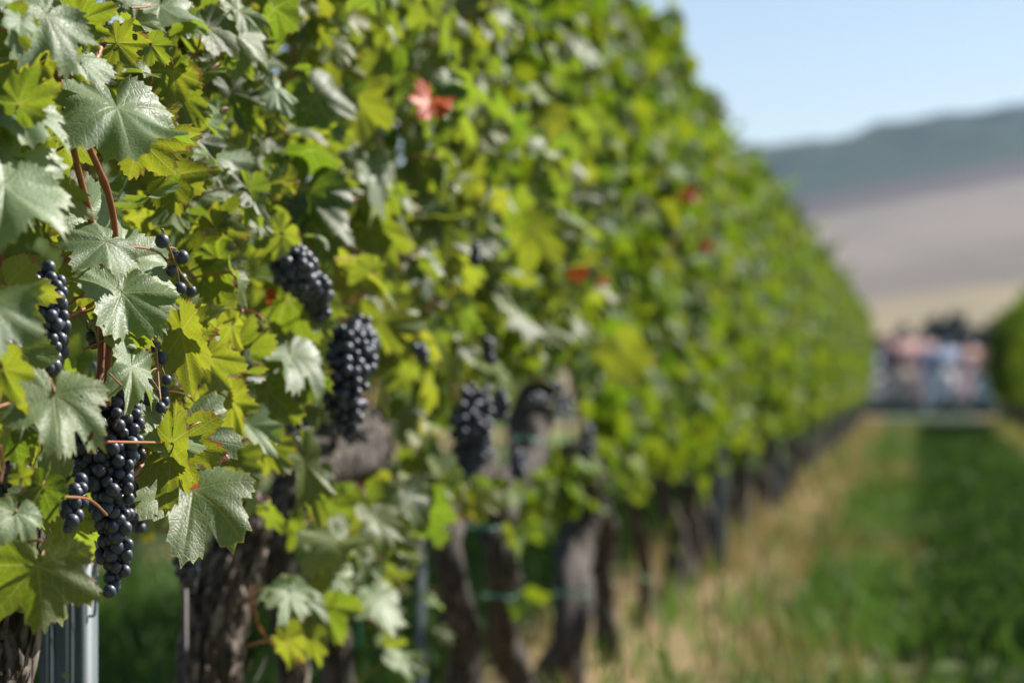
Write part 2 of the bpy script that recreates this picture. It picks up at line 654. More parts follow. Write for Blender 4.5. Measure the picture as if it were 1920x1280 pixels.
def spec(p, by, bz, L, age=0.1, red=0.0, **k):
    d = dict(p=np.asarray(p, float), by=by, bz=bz, L=L, age=age, red=red, W=rng.uniform(0.9, 1.1), fold=rng.uniform(0.0, 0.3), droop=rng.uniform(0.1, 0.6),
             side=rng.uniform(0.05, 0.4), ruff=rng.uniform(0.07, 0.15), ph=rng.uniform(0, 6.28), twist=rng.normal(0, 0.12), shape=int(rng.integers(0, 60)), tone=rng.uniform(0, 1))
    d.update(k)
    return d


def petiole_mesh(s, length):
    bz = nrm(s['bz']); by = nrm(s['by'])
    p = s['p']
    away = nrm(-by * 0.6 - bz * 0.7 + rng.normal(0, 0.25, 3))
    pts = [p, p + away * length * 0.35 - by * length * 0.1, p + away * length * 0.8 + np.array([-0.25, 0, -0.05]) * length, p + away * length + np.array([-0.6, 0, -0.2]) * length]
    V, Q, T = tube_np(crspline(pts, 8), np.linspace(0.0011, 0.0014, 8), 6)
    return mesh_np("petiole", V, T, Q, mats=[M['petiole']])


# ---------------------------------------------------------------- the setting
def terrain_z(x, y):
    x = np.asarray(x, float); y = np.asarray(y, float)
    t = np.clip((y - 57) / 95.0, 0, 1)
    z = -6.0 * t * t * (3 - 2 * t)
    d = np.clip((y - 640) / 1960.0, 0, 1.4)
    ridge = 254 + 0.095 * np.clip(x + 210, -600, 900)
    hill = ridge * (0.25 * d + 0.75 * d ** 1.35)
    hill = np.where(d > 1, ridge * (1 - 0.5 * (d - 1)), hill)
    hill = hill + 5 * np.sin(x / 140.0) * np.clip(d, 0, 1) ** 2 + 3 * np.sin(x / 61.0 + 1) * np.clip(d, 0, 1) ** 3
    wood = 13 * (vnoise(np.stack([x / 34.0, y / 34.0, x * 0], -1)) - .4) * np.clip((d - .72) / .1, 0, 1)
    return z + np.where(y > 640, hill + wood, 0)


def ground_mat():
    k = NT("ground_soil")
    tc = k.n("ShaderNodeTexCoord")
    sx = k.n("ShaderNodeSeparateXYZ")
    k.l(tc.outputs["Object"], sx.inputs[0])
    P = tc.outputs["Object"]
    n1 = k.noise(P, 1.6, 4, 0.6)
    n2 = k.noise(P, 9.0, 4, 0.65)
    n3 = k.noise(P, 60.0, 3, 0.6)
    wobble = k.math('MULTIPLY', k.math('SUBTRACT', n1, 0.5), 0.9)
    xx = k.math('ADD', sx.outputs[0], wobble)
    straw = k.mix(n2, (0.24, 0.155, 0.088), (0.32, 0.225, 0.125))
    straw = k.mix(k.smooth(n3, 0.45, 0.7), straw, (0.22, 0.12, 0.065))
    grass = k.mix(n2, (0.055, 0.105, 0.022), (0.095, 0.135, 0.040))
    mixd = k.mix(k.smooth(n1, 0.4, 0.6), (0.20, 0.16, 0.10), (0.11, 0.12, 0.045))
    # bare straw strip under each row, green sward between
    m = k.math('PINGPONG', k.math('ADD', xx, 1.0), 1.375)
    c = k.mix(k.smooth(m, 0.18, 0.58), straw, grass)
    c = k.mix(k.math('MULTIPLY', k.smooth(n2, 0.42, 0.62), k.smooth(sx.outputs[1], 7, 24, 0.85, 0.25)), c, mixd)
    far = k.smooth(sx.outputs[1], 50, 75)
    meadow = k.mix(n1, (0.03, 0.055, 0.03), (0.05, 0.075, 0.04))
    c = k.mix(far, c, meadow)
    k.pbr(c, 0.95, 0.1, 0, k.bump(n3, 0.5, 0.02))
    return k.m


def hill_mat(bands):
    k = NT("hill_fields")
    tc = k.n("ShaderNodeTexCoord")
    sx = k.n("ShaderNodeSeparateXYZ")
    k.l(tc.outputs["Object"], sx.inputs[0])
    P = tc.outputs["Object"]
    n1 = k.noise(P, 0.004, 4, 0.6)
    n2 = k.noise(P, 0.012, 5, 0.65)
    yy = k.math('ADD', sx.outputs[1], k.math('MULTIPLY', sx.outputs[0], -1.3))
    yy = k.math('ADD', yy, k.math('MULTIPLY', k.math('SUBTRACT', n1, 0.5), 160))
    c = bands[0][1]
    for y0, col in bands[1:]:
        c = k.mix(k.smooth(yy, y0 - 40, y0 + 40), c, col)
    c = k.mix(k.smooth(n2, 0.4, 0.7, 0, 0.55), c, k.mix(0.5, c, (0.03, 0.045, 0.03)))
    k.pbr(c, 0.95, 0.1)
    return k.m


def grid_sheet(xs, ys, name, mat, dz=0.0):
    Xg, Yg = np.meshgrid(xs, ys)
    V = np.stack([Xg, Yg, terrain_z(Xg, Yg) + dz], -1).reshape(-1, 3)
    nx, ny = len(xs), len(ys)
    i = np.arange(ny - 1)[:, None]; j = np.arange(nx - 1)[None, :]
    Q = np.stack([i * nx + j, i * nx + j + 1, (i + 1) * nx + j + 1, (i + 1) * nx + j], -1).reshape(-1, 4)
    return obj(name, mesh_np(name, V, None, Q, mats=[mat]))


def band_y(pxy, x=0):
    """distance at which the hill shows at picture height pxy"""
    a = (705 - pxy) / F
    ys = np.linspace(660, 2600, 800)
    return float(np.interp(a, (terrain_z(np.full_like(ys, x * 1.0) * ys / 2600, ys) - CAM_H) / ys, ys)) + 0.45 * 0


gx = np.concatenate([np.linspace(-900, -30, 20), np.linspace(-28, 28, 57), np.linspace(30, 900, 20)])
gy = np.concatenate([np.linspace(-6, 60, 67), np.linspace(62, 320, 80), np.linspace(340, 640, 8)])
tag(grid_sheet(gx, gy, "ground", ground_mat()), kind='structure')
hb = [(0, (0.21, 0.17, 0.105)), (band_y(560), (0.12, 0.102, 0.088)), (band_y(490), (0.16, 0.135, 0.12)), (band_y(378), (0.060, 0.048, 0.055)), (band_y(340), (0.014, 0.034, 0.032)),
      (band_y(285), (0.010, 0.028, 0.026)), (band_y(245), (0.022, 0.040, 0.034))]
tag(grid_sheet(np.linspace(-700, 900, 150), np.concatenate([np.linspace(640, 2650, 150), np.linspace(2700, 3100, 8)]), "hill", hill_mat(hb)), kind='structure')
road = grid_sheet(np.linspace(-60, 60, 41), np.linspace(47.5, 55.5, 5), "road", simple("road_gravel", (0.04, 0.043, 0.046), (0.06, 0.06, 0.062), 3.0, 1.0, spec=0.02, bump=0.4, bd=0.02), 0.004)
tag(road, kind='structure')

# ---------------------------------------------------------------- grass (nobody could count it)
def blade_mesh(name, n, xr, yr, hr, cols, dens=None, wid=(0.004, 0.009)):
    k = n
    X = rng.uniform(*xr, k)
    Y = yr[0] * (yr[1] / yr[0]) ** rng.uniform(0, 1, k)
    if dens is not None:
        keep = rng.uniform(0, 1, k) < dens(X, Y)
        X, Y = X[keep], Y[keep]
        k = len(X)
    h = rng.uniform(*hr, k) * rng.uniform(0.5, 1.0, k)
    w = rng.uniform(*wid, k) * (1 + Y / 14)
    a = rng.uniform(0, 6.283, k)
    lean = rng.uniform(0.1, 0.7, k)
    la = rng.uniform(0, 6.283, k)
    base = np.stack([X, Y, np.zeros(k)], 1)
    wv = np.stack([np.cos(a), np.sin(a), np.zeros(k)], 1) * w[:, None]
    mid = base + np.stack([np.cos(la) * lean * h * 0.25, np.sin(la) * lean * h * 0.25, h * 0.55], 1)
    tip = base + np.stack([np.cos(la) * lean * h * 0.9, np.sin(la) * lean * h * 0.9, h], 1)
    V = np.stack([base - wv, base + wv, mid + wv * 0.75, mid - wv * 0.75, tip], 1).reshape(-1, 3)
    o = np.arange(k)[:, None] * 5
    Q = o + np.array([[0, 1, 2, 3]])
    T = o + np.array([[3, 2, 4]])
    c = np.array(cols)
    u = rng.uniform(0, 1, k)
    cc = c[0] * (1 - u[:, None]) + c[1] * u[:, None]
    cc = np.concatenate([cc, np.ones((k, 1))], 1)
    return V, T, Q, np.repeat(cc, 5, axis=0)


def blade_mat():
    k = NT("grass_blade")
    at = k.n("ShaderNodeAttribute", attribute_name="tint")
    b = k.pbr(at.outputs["Color"], 0.6, 0.3, link=False)
    tn = k.n("ShaderNodeBsdfTranslucent")
    k.l(k.mix(0.5, at.outputs["Color"], (0.9, 1.0, 0.3), 'MULTIPLY'), tn.inputs[0])
    mx = k.n("ShaderNodeMixShader")
    mx.inputs[0].default_value = 0.35
    k.l(b, mx.inputs[1]); k.l(tn.outputs[0], mx.inputs[2]); k.l(mx.outputs[0], k.out.inputs[0])
    return k.m


M['blade'] = blade_mat()


def grass(name, parts, label):
    V, T, Q, C = [], [], [], []
    n = 0
    for v, t, q, c in parts:
        V.append(v); T.append(t + n); Q.append(q + n); C.append(c)
        n += len(v)
    o = obj(name, mesh_np(name, np.concatenate(V), np.concatenate(T), np.concatenate(Q), {'tint': np.concatenate(C)}, mats=[M['blade']]))
    tag(o, label, "grass", kind='stuff')


def patchy(sc, lo, hi, sd):
    return lambda X, Y: np.clip((vnoise(np.stack([X * sc, Y * sc * 0.6, np.full_like(X, sd)], 1)) - lo) / (hi - lo), 0.08, 1)


grass("green_grass", [
    blade_mesh("g", 60000, (-0.45, 1.5), (4.5, 47), (0.04, 0.16), [(0.06, 0.125, 0.018), (0.12, 0.20, 0.045)], patchy(1.3, 0.32, 0.62, 1.5)),
    blade_mesh("g", 26000, (-3.6, -1.35), (2.2, 30), (0.08, 0.35), [(0.035, 0.085, 0.015), (0.09, 0.16, 0.03)], patchy(1.5, 0.2, 0.6, 4.5)),
    blade_mesh("g", 5000, (-1.1, -0.4), (4.5, 40), (0.06, 0.24), [(0.06, 0.14, 0.02), (0.12, 0.22, 0.04)], patchy(1.6, 0.5, 0.8, 9.5)),
], "short green sward covering the lane between the two vine rows")
grass("dry_grass", [
    blade_mesh("d", 7000, (-1.35, -0.48), (3.2, 47), (0.06, 0.30), [(0.20, 0.17, 0.075), (0.33, 0.235, 0.13)], patchy(1.1, 0.25, 0.65, 2.5), (0.0022, 0.005)),
    blade_mesh("d", 5000, (-0.6, 0.05), (5.0, 47), (0.05, 0.22), [(0.16, 0.15, 0.06), (0.30, 0.22, 0.11)], patchy(1.4, 0.35, 0.7, 6.5), (0.0022, 0.005)),
    blade_mesh("d", 9000, (1.25, 2.0), (9.0, 47), (0.08, 0.30), [(0.26, 0.26, 0.07), (0.38, 0.33, 0.13)], patchy(1.2, 0.2, 0.6, 7.5), (0.003, 0.006)),
], "tall dry straw-coloured grass growing along the foot of the vines")

# ---------------------------------------------------------------- vines: trunks
def trunk_mesh(path, rad, n=28, m=70, seed=0, rough=1.0):
    P = crspline(path, m)
    r0 = np.interp(np.linspace(0, 1, m), np.linspace(0, 1, len(rad)), rad)
    s = np.concatenate([[0], np.cumsum(np.linalg.norm(np.diff(P, axis=0), axis=1))])
    ang = np.linspace(0, 2 * np.pi, n, endpoint=False)
    Ss, Aa = np.meshgrid(s, ang, indexing='ij')
    tw = Aa + Ss * 1.3
    c, sn = np.cos(tw), np.sin(tw)
    n1 = vnoise(np.stack([c * 1.3 + seed, sn * 1.3, Ss * 9], -1)) - 0.5
    n2 = np.abs(vnoise(np.stack([c * 4.5 + seed, sn * 4.5, Ss * 7], -1)) - 0.5) * 2
    n3 = vnoise(np.stack([c * 9 + seed, sn * 9, Ss * 26], -1)) - 0.5
    lump = 0.6 * vnoise(np.stack([c * .8 + seed, sn * .8, Ss * 3.2 + seed], -1)) - 0.3
    rr = r0[:, None] * (1 + rough * (0.6 * n1 + 0.40 * (n2 - 0.4) + 0.26 * n3 + 0.5 * lump))
    sw = np.interp(s, [0, 0.1, 0.9], [0, 1, 1])[:, None]
    P = P + sw * np.stack([0.018 * np.sin(s * 11 + seed), 0.025 * np.sin(s * 8.3 + 2 * seed), 0 * s], 1) * min(1.0, rad[0] * 20)
    V, Q, T = tube_np(P, rr, n)
    return mesh_np("trunk", V, T, Q, mats=[M['bark']]), P, rr


def bark_strips(P, rr, count, seed):
    g = np.random.default_rng(seed)
    mb = MB()
    T, A, B = frames(P)
    m, n = rr.shape
    s = np.concatenate([[0], np.cumsum(np.linalg.norm(np.diff(P, axis=0), axis=1))])
    for _ in range(count):
        L = g.uniform(0.05, 0.22)
        s0 = g.uniform(0, max(0.01, s[-1] - L))
        a0 = g.uniform(0, 6.283)
        k = 9
        w = g.uniform(0.0012, 0.005)
        pts, wd = [], []
        peel = g.uniform(0.002, 0.016)
        for i in range(k):
            u = i / (k - 1)
            q = np.interp(s0 + u * L, s, np.arange(m))
            i0 = int(min(m - 2, q)); f = q - i0
            a = a0 - (s0 + u * L) * 0.6 + 0.25 * math.sin(u * 5 + a0)
            ja = int(a / 6.283 * n) % n
            c = P[i0] * (1 - f) + P[i0 + 1] * f
            R_ = rr[i0, ja] * 1.02 + 0.001 + peel * (u ** 2.5 if a0 > 3 else (1 - u) ** 2.5)
            pts.append(c + R_ * (math.cos(a) * A[i0] + math.sin(a) * B[i0]))
            tg = -math.sin(a) * A[i0] + math.cos(a) * B[i0]
            wd.append(tg * w * (0.35 + math.sin(math.pi * min(1, u * 0.9 + 0.1))) + 0.3 * w * g.normal(0, 1, 3))
        V = []
        nn = np.array([0.0006, 0, 0])
        for p, d in zip(pts, wd):
            V += [p - d, p + d, p + d + nn, p - d - nn * 0.2]
        Q = []
        for i in range(k - 1):
            for j in range(4):
                Q.append((i * 4 + j, i * 4 + (j + 1) % 4, (i + 1) * 4 + (j + 1) % 4, (i + 1) * 4 + j))
        mb.add(V, Q)
    return mb.mesh("bark_strip", [M['bark_strip']])


def trunk_from_px(pts, rads, X, **k):
    P, rad = [], []
    for (px, py), r in zip(pts, rads):
        p = onX(px, py, X)
        P.append(p)
        rad.append(r / scale_at(p))
    # keep the foot on the ground
    P = [p if p[2] > 0 else np.array([p[0], p[1], -0.03]) for p in P]
    return np.array(P), rad


def cane_mesh(pts, r0, r1, n=26, seed=0):
    P = crspline(pts, n)
    rad = np.linspace(r0, r1, n)
    s = np.concatenate([[0], np.cumsum(np.linalg.norm(np.diff(P, axis=0), axis=1))])
    node = np.exp(-((np.mod(s + 0.02 * seed, 0.075) - 0.0375) / 0.005) ** 2)
    V, Q, T = tube_np(P, rad * (1 + 0.35 * node), 9)
    return mesh_np("cane", V, T, Q, mats=[M['cane']])


# canopy leaf scatter (world or local coordinates about a row line at X = xc)
TOP, BOT = 2.14, 0.66


BLOCK = []
POPBLOCK = [(120, 130, 420, 390), (60, 640, 240, 900), (-50, 950, 240, 1300), (280, 740, 470, 1080)]


def to_px(p):
    d = np.asarray(p) - CAMP
    w = np.dot(d, cf)
    return 960 + F * np.dot(d, cr) / w, 640 - F * np.dot(d, cu) / w


def canopy_specs(n, y0, y1, xc=0.0, face=None, seed=0, near_lim=None, top=TOP, bot=BOT, Lr=(0.036, 0.070)):
    g = np.random.default_rng(seed)
    out = []
    for _ in range(n):
        y = g.uniform(y0, y1)
        z = bot + (top - bot) * g.beta(1.3, 1.1) + (g.exponential(0.07) if g.uniform() < .10 else 0)
        if g.uniform() < .06:
            z = bot - g.exponential(0.07)
        u = g.uniform()
        zz = (z - bot) / (top - bot)
        half = 0.12 + 0.11 * math.sin(math.pi * min(1, max(0, 0.18 + zz * 0.78))) + 0.10 * (vnoise(np.array([[y * 2.3 + seed, z * 2.3, 0.5]]))[0] - 0.5) * 2
        z += 0.16 * (vnoise(np.array([[y * 2.6 + seed, 7.5, 0.5]]))[0] - 0.5) * zz ** 3
        if u < 0.46:
            sd, dx = 1, half - abs(g.normal(0, 0.085)) + 0.02
        elif u < 0.62:
            sd, dx = (1 if g.uniform() < .5 else -1), g.uniform(-half, half) * 0.8
        else:
            sd, dx = -1, -half + abs(g.normal(0, 0.05))
        x = xc + dx
        if near_lim is not None and x > near_lim and to_px(np.array([x, y, z]))[1] > -40 and (g.uniform() > .33 or any(b[0] < q_[0] < b[2] and b[1] < q_[1] < b[3] for q_ in [to_px(np.array([x, y, z]))] for b in POPBLOCK)):
            x = near_lim - g.uniform(0, 0.12)
        if BLOCK and any(b[0] < q_[0] < b[2] and b[1] < q_[1] < b[3] for q_ in [to_px(np.array([x, y, z]))] for b in BLOCK):
            continue
        az = g.normal(0, 50)
        el = g.normal(24, 30)
        nz = math.sin(R(el))
        nx_ = sd * math.cos(R(el)) * math.cos(R(az))
        ny_ = math.cos(R(el)) * math.sin(R(az))
        bz = np.array([nx_, ny_, nz])
        dn = np.array([g.normal(0, 0.55), g.normal(0, 0.7), -1.0])
        age = float(np.clip(g.beta(1.4, 2.8) + (0.25 if g.uniform() < 0.12 else 0), 0, 1))
        red = 0.0
        q = g.uniform()
        if q < 0.10:
            red = g.uniform(0.04, 0.2)
        elif q < 0.1001:
            red = 0.95
        L = g.uniform(*Lr)
        out.append(dict(p=np.array([x, y, z + 0.02]), by=dn, bz=bz, L=L, age=age, red=red, W=g.uniform(0.72, 1.15), fold=g.uniform(-.1, .45), droop=g.uniform(.0, .9), side=g.uniform(-0.05, .55),
                        ruff=g.uniform(.05, .15), ph=g.uniform(0, 6.28), twist=g.normal(0, .13), shape=int(g.integers(0, 60)), tone=g.uniform()))
    for _ in range(max(1, int((y1 - y0) * 5))):
        ys, hs_ = g.uniform(y0, y1), g.uniform(0.10, 0.34)
        ln_ = g.normal(0, .12, 2)
        for q in range(int(hs_ / 0.035)):
            u = (q + .5) * 0.035
            out.append(dict(p=np.array([xc + ln_[0] * u * 2 + g.normal(0, .02), ys + ln_[1] * u * 2 + g.normal(0, .02), top - .04 + u]), by=np.array([g.normal(), g.normal(), -.5]), bz=np.array([g.normal(0, .7), g.normal(0, .7), .6]),
                            L=g.uniform(.03, .055) * (1.2 - u), age=.25, red=0, W=1.0, fold=.2, droop=.4, side=.2, ruff=.08, ph=g.uniform(0, 6.28), twist=0, shape=int(g.integers(0, 60)), tone=g.uniform()))
    return out


ROWX = -1.0
VINES = []


def new_vine(y, label, group=None):
    t = thing("grapevine", label, "grapevine", (ROWX, y, 0), group)
    t['_y'] = y
    VINES.append(t)
    return t


def wobj(name, me, t):
    """link a mesh made in world coordinates under its thing"""
    o = obj(name, me, t)
    o.location = -t.location if t.parent is None else (0, 0, 0)
    return o


NEAR = [
    (2.70, "grapevine whose long blue-black bunch hangs in front of the nearest steel post", [(-40, 2320), (-25, 1700), (-8, 1280), (2, 1120), (35, 980), (85, 860)], [62, 52, 46, 44, 40, 30], 60),
    (3.50, "grapevine with a thick shaggy grey trunk, pale leaf hanging before its top", [(395, 1960), (400, 1500), (400, 1280), (412, 1130), (436, 1010), (442, 910), (425, 800)], [66, 58, 54, 50, 40, 32, 26], 230),
    (3.86, "dark leaning grapevine with a bulky knobbled brown head under a hanging bunch", [(525, 1900), (530, 1280), (528, 1150), (538, 1010), (572, 910), (630, 850), (690, 800)], [42, 34, 30, 32, 44, 64, 42], 60),
    (4.28, "slim grapevine with low suckers at its foot, just before the thin metal stake", [(640, 1720), (640, 1260), (648, 1120), (662, 1000), (700, 880)], [32, 28, 27, 25, 22], 0),
    (5.40, "upright grapevine with a pale bark streak, just past the thin metal stake", [(862, 1520), (860, 1270), (850, 1140), (846, 1020), (868, 930), (900, 860)], [38, 34, 31, 29, 30, 26], 0),
    (5.96, "crooked grapevine tied with green tape, its pale brown head showing among grapes", [(975, 1420), (968, 1260), (945, 1130), (926, 1040), (945, 950), (985, 860), (1015, 740)], [38, 33, 30, 30, 32, 34, 38], 0),
    (7.20, "stout grey grapevine trunk standing at the edge of the reddish bare soil", [(1060, 1330), (1062, 1230), (1066, 1130), (1088, 1030), (1095, 930), (1075, 850)], [42, 38, 34, 34, 32, 28], 0),
    (8.10, "narrower brown grapevine trunk close behind the stout grey one", [(1142, 1245), (1140, 1150), (1134, 1050), (1122, 940), (1130, 860)], [24, 22, 20, 20, 20], 0),
    (9.15, "very thin dark grapevine stem standing alone in tall yellow grass", [(1202, 1190), (1206, 1080), (1196, 960), (1195, 880), (1215, 800)], [15, 14, 13, 20, 18], 0),
]
for i, (y, label, pts, rads, nst) in enumerate(NEAR):
    t = new_vine(y, label)
    path, rad = trunk_from_px(pts, rads, ROWX)
    me, P, rr = trunk_mesh(path, rad, n=40 if i < 2 else 26, m=110 if i < 2 else 50, seed=i * 3.7 + 1)
    tr = wobj("trunk", me, t)
    if nst:
        wobj("bark_strip", bark_strips(P, rr, nst, i + 5), tr)
        tr.children[0].location = (0, 0, 0)
    # arms up into the canopy
    top = path[-1]
    g = np.random.default_rng(i + 90)
    for q in range(3 if i else 2):
        a = g.uniform(-0.35, 0.35)
        pts_ = [top, top + np.array([g.normal(-0.02, .02), a * .4, 0.12]), top + np.array([g.normal(-.03, .03), a, 0.5]), top + np.array([g.normal(-.03, .04), a * 1.25, 1.1])]
        wobj("cane", cane_mesh(pts_, 0.0055, 0.003, seed=q + i), t)


def vine_for(p):
    return VINES[int(np.argmin([abs(v['_y'] - p[1] - (0.12 if k == 0 else 0)) for k, v in enumerate(VINES[:9])]))]


# ---------------------------------------------------------------- hand-set leaves (junction px,py; length px; tip clock; normal az, el; plane X; age; red; options)
HERO = [
    (219, 203, 172, 157, 15, 36, -.735, .05, 0, {'W': .85, 'shape': 0}),
    (28, 205, 108, 140, 20, 44, -.765, .05, 0, {'W': 1.15}),
    (12, 333, 125, 58, 22, 26, -.755, .08, 0, {'W': .9}),
    (8, 348, 155, 170, 15, 30, -.748, .08, 0, {}),
    (85, 30, 88, 203, 25, 24, -.75, .05, 0, {}),
    (145, 42, 108, 75, -25, 4, -.765, .45, .15, {'under': 1, 'W': .8}),
    (137, 112, 98, 95, 20, 48, -.765, .05, 0, {}),
    (35, 196, 92, 22, -12, 4, -.755, .3, 0, {'fold': .4}),
    (262, 262, 145, 88, -10, 8, -.785, .75, .36, {'W': .85}),
    (312, 330, 92, 82, -10, 8, -.80, .6, .1, {}),
    (320, 330, 104, 165, 0, 14, -.805, .65, .25, {'under': 1}),
    (295, 140, 84, 20, -15, 4, -.81, .3, 0, {}),
    (295, 142, 70, 110, -15, 4, -.815, .35, .1, {'W': .7}),
    (220, 82, 68, 88, -20, 10, -.79, .62, .15, {}),
    (372, 10, 150, 172, -50, 0, -.825, .4, 0, {'W': .75}),
    (300, 12, 80, 170, 25, 42, -.83, .05, 0, {}),
    (432, 172, 105, 150, 22, 18, -.82, .1, 0, {}),
    (15, 40, 70, 150, -10, 4, -.77, .4, .1, {}),
    (165, 55, 52, 165, -10, 14, -.755, .75, .2, {}),
    (128, 120, 85, 145, 10, 20, -.80, .1, 0, {}),
    (38, 42, 42, 170, 30, 30, -.745, .05, 0, {'W': .8}),
    (440, 25, 92, 163, 35, 22, -.81, .2, .62, {'W': .55, 'under': 1}),
    (390, 292, 98, 95, 20, 42, -.83, .05, 0, {}),
    (180, 425, 118, 238, -12, 4, -.845, .62, 0, {'W': 1.1}),
    (160, 520, 110, 165, -12, 4, -.86, .62, .1, {'W': 1.0}),
    (198, 455, 62, 225, 22, 34, -.765, .05, 0, {}),
    (224, 488, 90, 78, 25, 30, -.805, .15, 0, {'W': 1.1}),
    (228, 548, 104, 190, 15, 32, -.752, .1, 0, {'W': 1.0}),
    (232, 560, 110, 82, 18, 30, -.76, .1, 0, {'W': .9}),
    (352, 503, 135, 132, -15, 4, -.815, .5, .1, {}),
    (341, 620, 162, 171, -28, 6, -.755, .72, .2, {'W': .6, 'fold': .5}),
    (343, 618, 92, 55, -15, 10, -.757, .72, .28, {'W': .8}),
    (383, 668, 88, 100, -10, 8, -.775, .62, .12, {'under': 1}),
    (103, 738, 138, 165, 10, 30, -.732, .28, .05, {'W': .95, 'shape': 2, 'fold': .1}),
    (-28, 575, 105, 150, 25, 40, -.75, .08, .08, {}),
    (418, 490, 62, 122, 25, 40, -.815, .1, .32, {'W': .7}),
    (247, 688, 100, 165, 35, 34, -.742, .15, .05, {'W': .45}),
    (4, 690, 85, 150, -10, 4, -.755, .5, 0, {}),
    (402, 427, 84, 150, -8, 8, -.795, .58, .40, {}),
    (402, 425, 78, 35, -25, 8, -.797, .58, .40, {'W': .6}),
    (424, 700, 100, 88, 20, 14, -.80, .12, 0, {}),
    (438, 655, 92, 82, -10, 10, -.83, .45, .1, {}),
    (215, 632, 46, 110, 20, 30, -.77, .1, .25, {}),
    (300, 600, 75, 165, 10, 12, -.85, .2, 0, {}),
    (322, 830, 172, 188, -30, 8, -.743, .6, .22, {'W': .5, 'fold': .4}),
    (326, 830, 142, 106, -8, 8, -.752, .68, .62, {'W': .95, 'under': 1}),
    (330, 826, 118, 48, 15, 30, -.76, .2, .05, {'W': .9}),
    (322, 828, 84, 352, 20, 30, -.748, .28, 0, {'W': .7}),
    (362, 918, 142, 178, 15, 32, -.757, .15, .12, {'W': .85, 'shape': 5}),
    (78, 912, 78, 205, 10, 16, -.77, .15, 0, {}),
    (22, 780, 115, 170, 8, 14, -.79, .15, 0, {}),
    (40, 895, 40, 10, -15, 5, -.765, .55, .1, {}),
    (30, 960, 60, 190, 15, 25, -.775, .2, 0, {}),
    (71, 1060, 148, 168, 0, 26, -.738, .36, .08, {'W': 1.1, 'shape': 3, 'fold': .05}),
    (462, 798, 90, 130, 30, 40, -.785, .1, .12, {'W': .7}),
    (500, 835, 72, 140, -12, 4, -.82, .58, .12, {}),
    (570, 862, 168, 165, 40, 8, -.80, .45, 0, {'W': .42}),
    (430, 860, 80, 120, -12, 4, -.85, .4, 0, {}),
    (548, 1105, 62, 255, 15, 44, -.86, .15, 0, {'W': .7}),
    (560, 1112, 78, 118, 20, 42, -.85, .15, 0, {'W': .7}),
    (545, 1108, 62, 190, 10, 30, -.855, .2, 0, {'W': .6}),
    (632, 1085, 55, 350, 10, 40, -.85, .3, 0, {'W': .5}),
    (600, 1130, 95, 150, 10, 8, -.88, .2, 0, {}),
    (700, 1118, 78, 150, 20, 40, -.86, .12, 0, {'W': .7}),
    (690, 940, 90, 160, 0, 5, -.86, .3, 0, {}),
    (720, 1000, 80, 170, 5, 10, -.9, .2, 0, {}),
    (745, 1235, 70, 110, 15, 36, -.87, .2, 0, {'W': .7}),
    (590, 1195, 60, 170, -15, 8, -.87, .5, 0, {'W': .6}),
    (572, 352, 148, 200, 15, 16, -.795, .1, 0, {'W': 1.05, 'shape': 4}),
    (690, 315, 120, 165, 40, 26, -.815, .1, 0, {'W': .5}),
    (590, 180, 130, 150, 25, 14, -.815, .1, 0, {}),
    (668, 185, 130, 165, -10, 4, -.835, .58, .05, {'W': .8}),
    (806, 192, 52, 196, 24, 34, -.74, .5, 1.0, {'W': .8, 'ph': 1.0, 'fold': .7, 'tone': .5}),
    (690, 420, 145, 160, -20, 2, -.825, .42, 0, {'W': .8}),
    (655, 15, 98, 172, -15, 4, -.83, .4, 0, {}),
    (538, 560, 138, 98, -10, 4, -.835, .32, 0, {'W': .9}),
    (545, 658, 74, 160, 30, 40, -.795, .05, .15, {'W': .8}),
    (712, 600, 105, 98, -6, 4, -.83, .52, 0, {}),
    (500, 730, 94, 130, 15, 16, -.815, .35, .1, {}),
    (560, 480, 80, 170, 10, 14, -.85, .15, 0, {}),
    (1290, 362, 34, 190, 0, 25, -.72, .5, 1.0, {}), (1326, 458, 26, 180, 0, 25, -.72, .5, .95, {}), (1086, 505, 34, 185, 0, 25, -.73, .5, 1.0, {}), (1130, 525, 26, 170, 0, 15, -.735, .5, .95, {}),
    (508, 552, 30, 175, -10, 12, -.83, .6, .9, {'W': .7}), (684, 535, 28, 170, -10, 12, -.84, .6, .9, {'W': .6}),
    (1165, 655, 90, 150, -10, 2, -.73, .55, 0, {'W': .8}), (1000, 430, 90, 140, -10, 4, -.74, .5, 0, {}), (850, 150, 85, 120, 35, 40, -.76, .05, 0, {'W': .5}),
]


def add_leaf(s, parent, mat=None, temps=None, pet=True):
    o = wobj("leaf", leaves_mesh("leaf", [s], temps or HERO_T, mat or M['leaf']), parent)
    if pet:
        p = obj("petiole", petiole_mesh(s, s['L'] * 0.9), o)
    if s['red'] >= 0.9:
        o["label"] = "orange-red autumn leaf"
    elif s['red'] >= 0.6:
        o["label"] = "leaf blotched dark red along its edge"
    return o


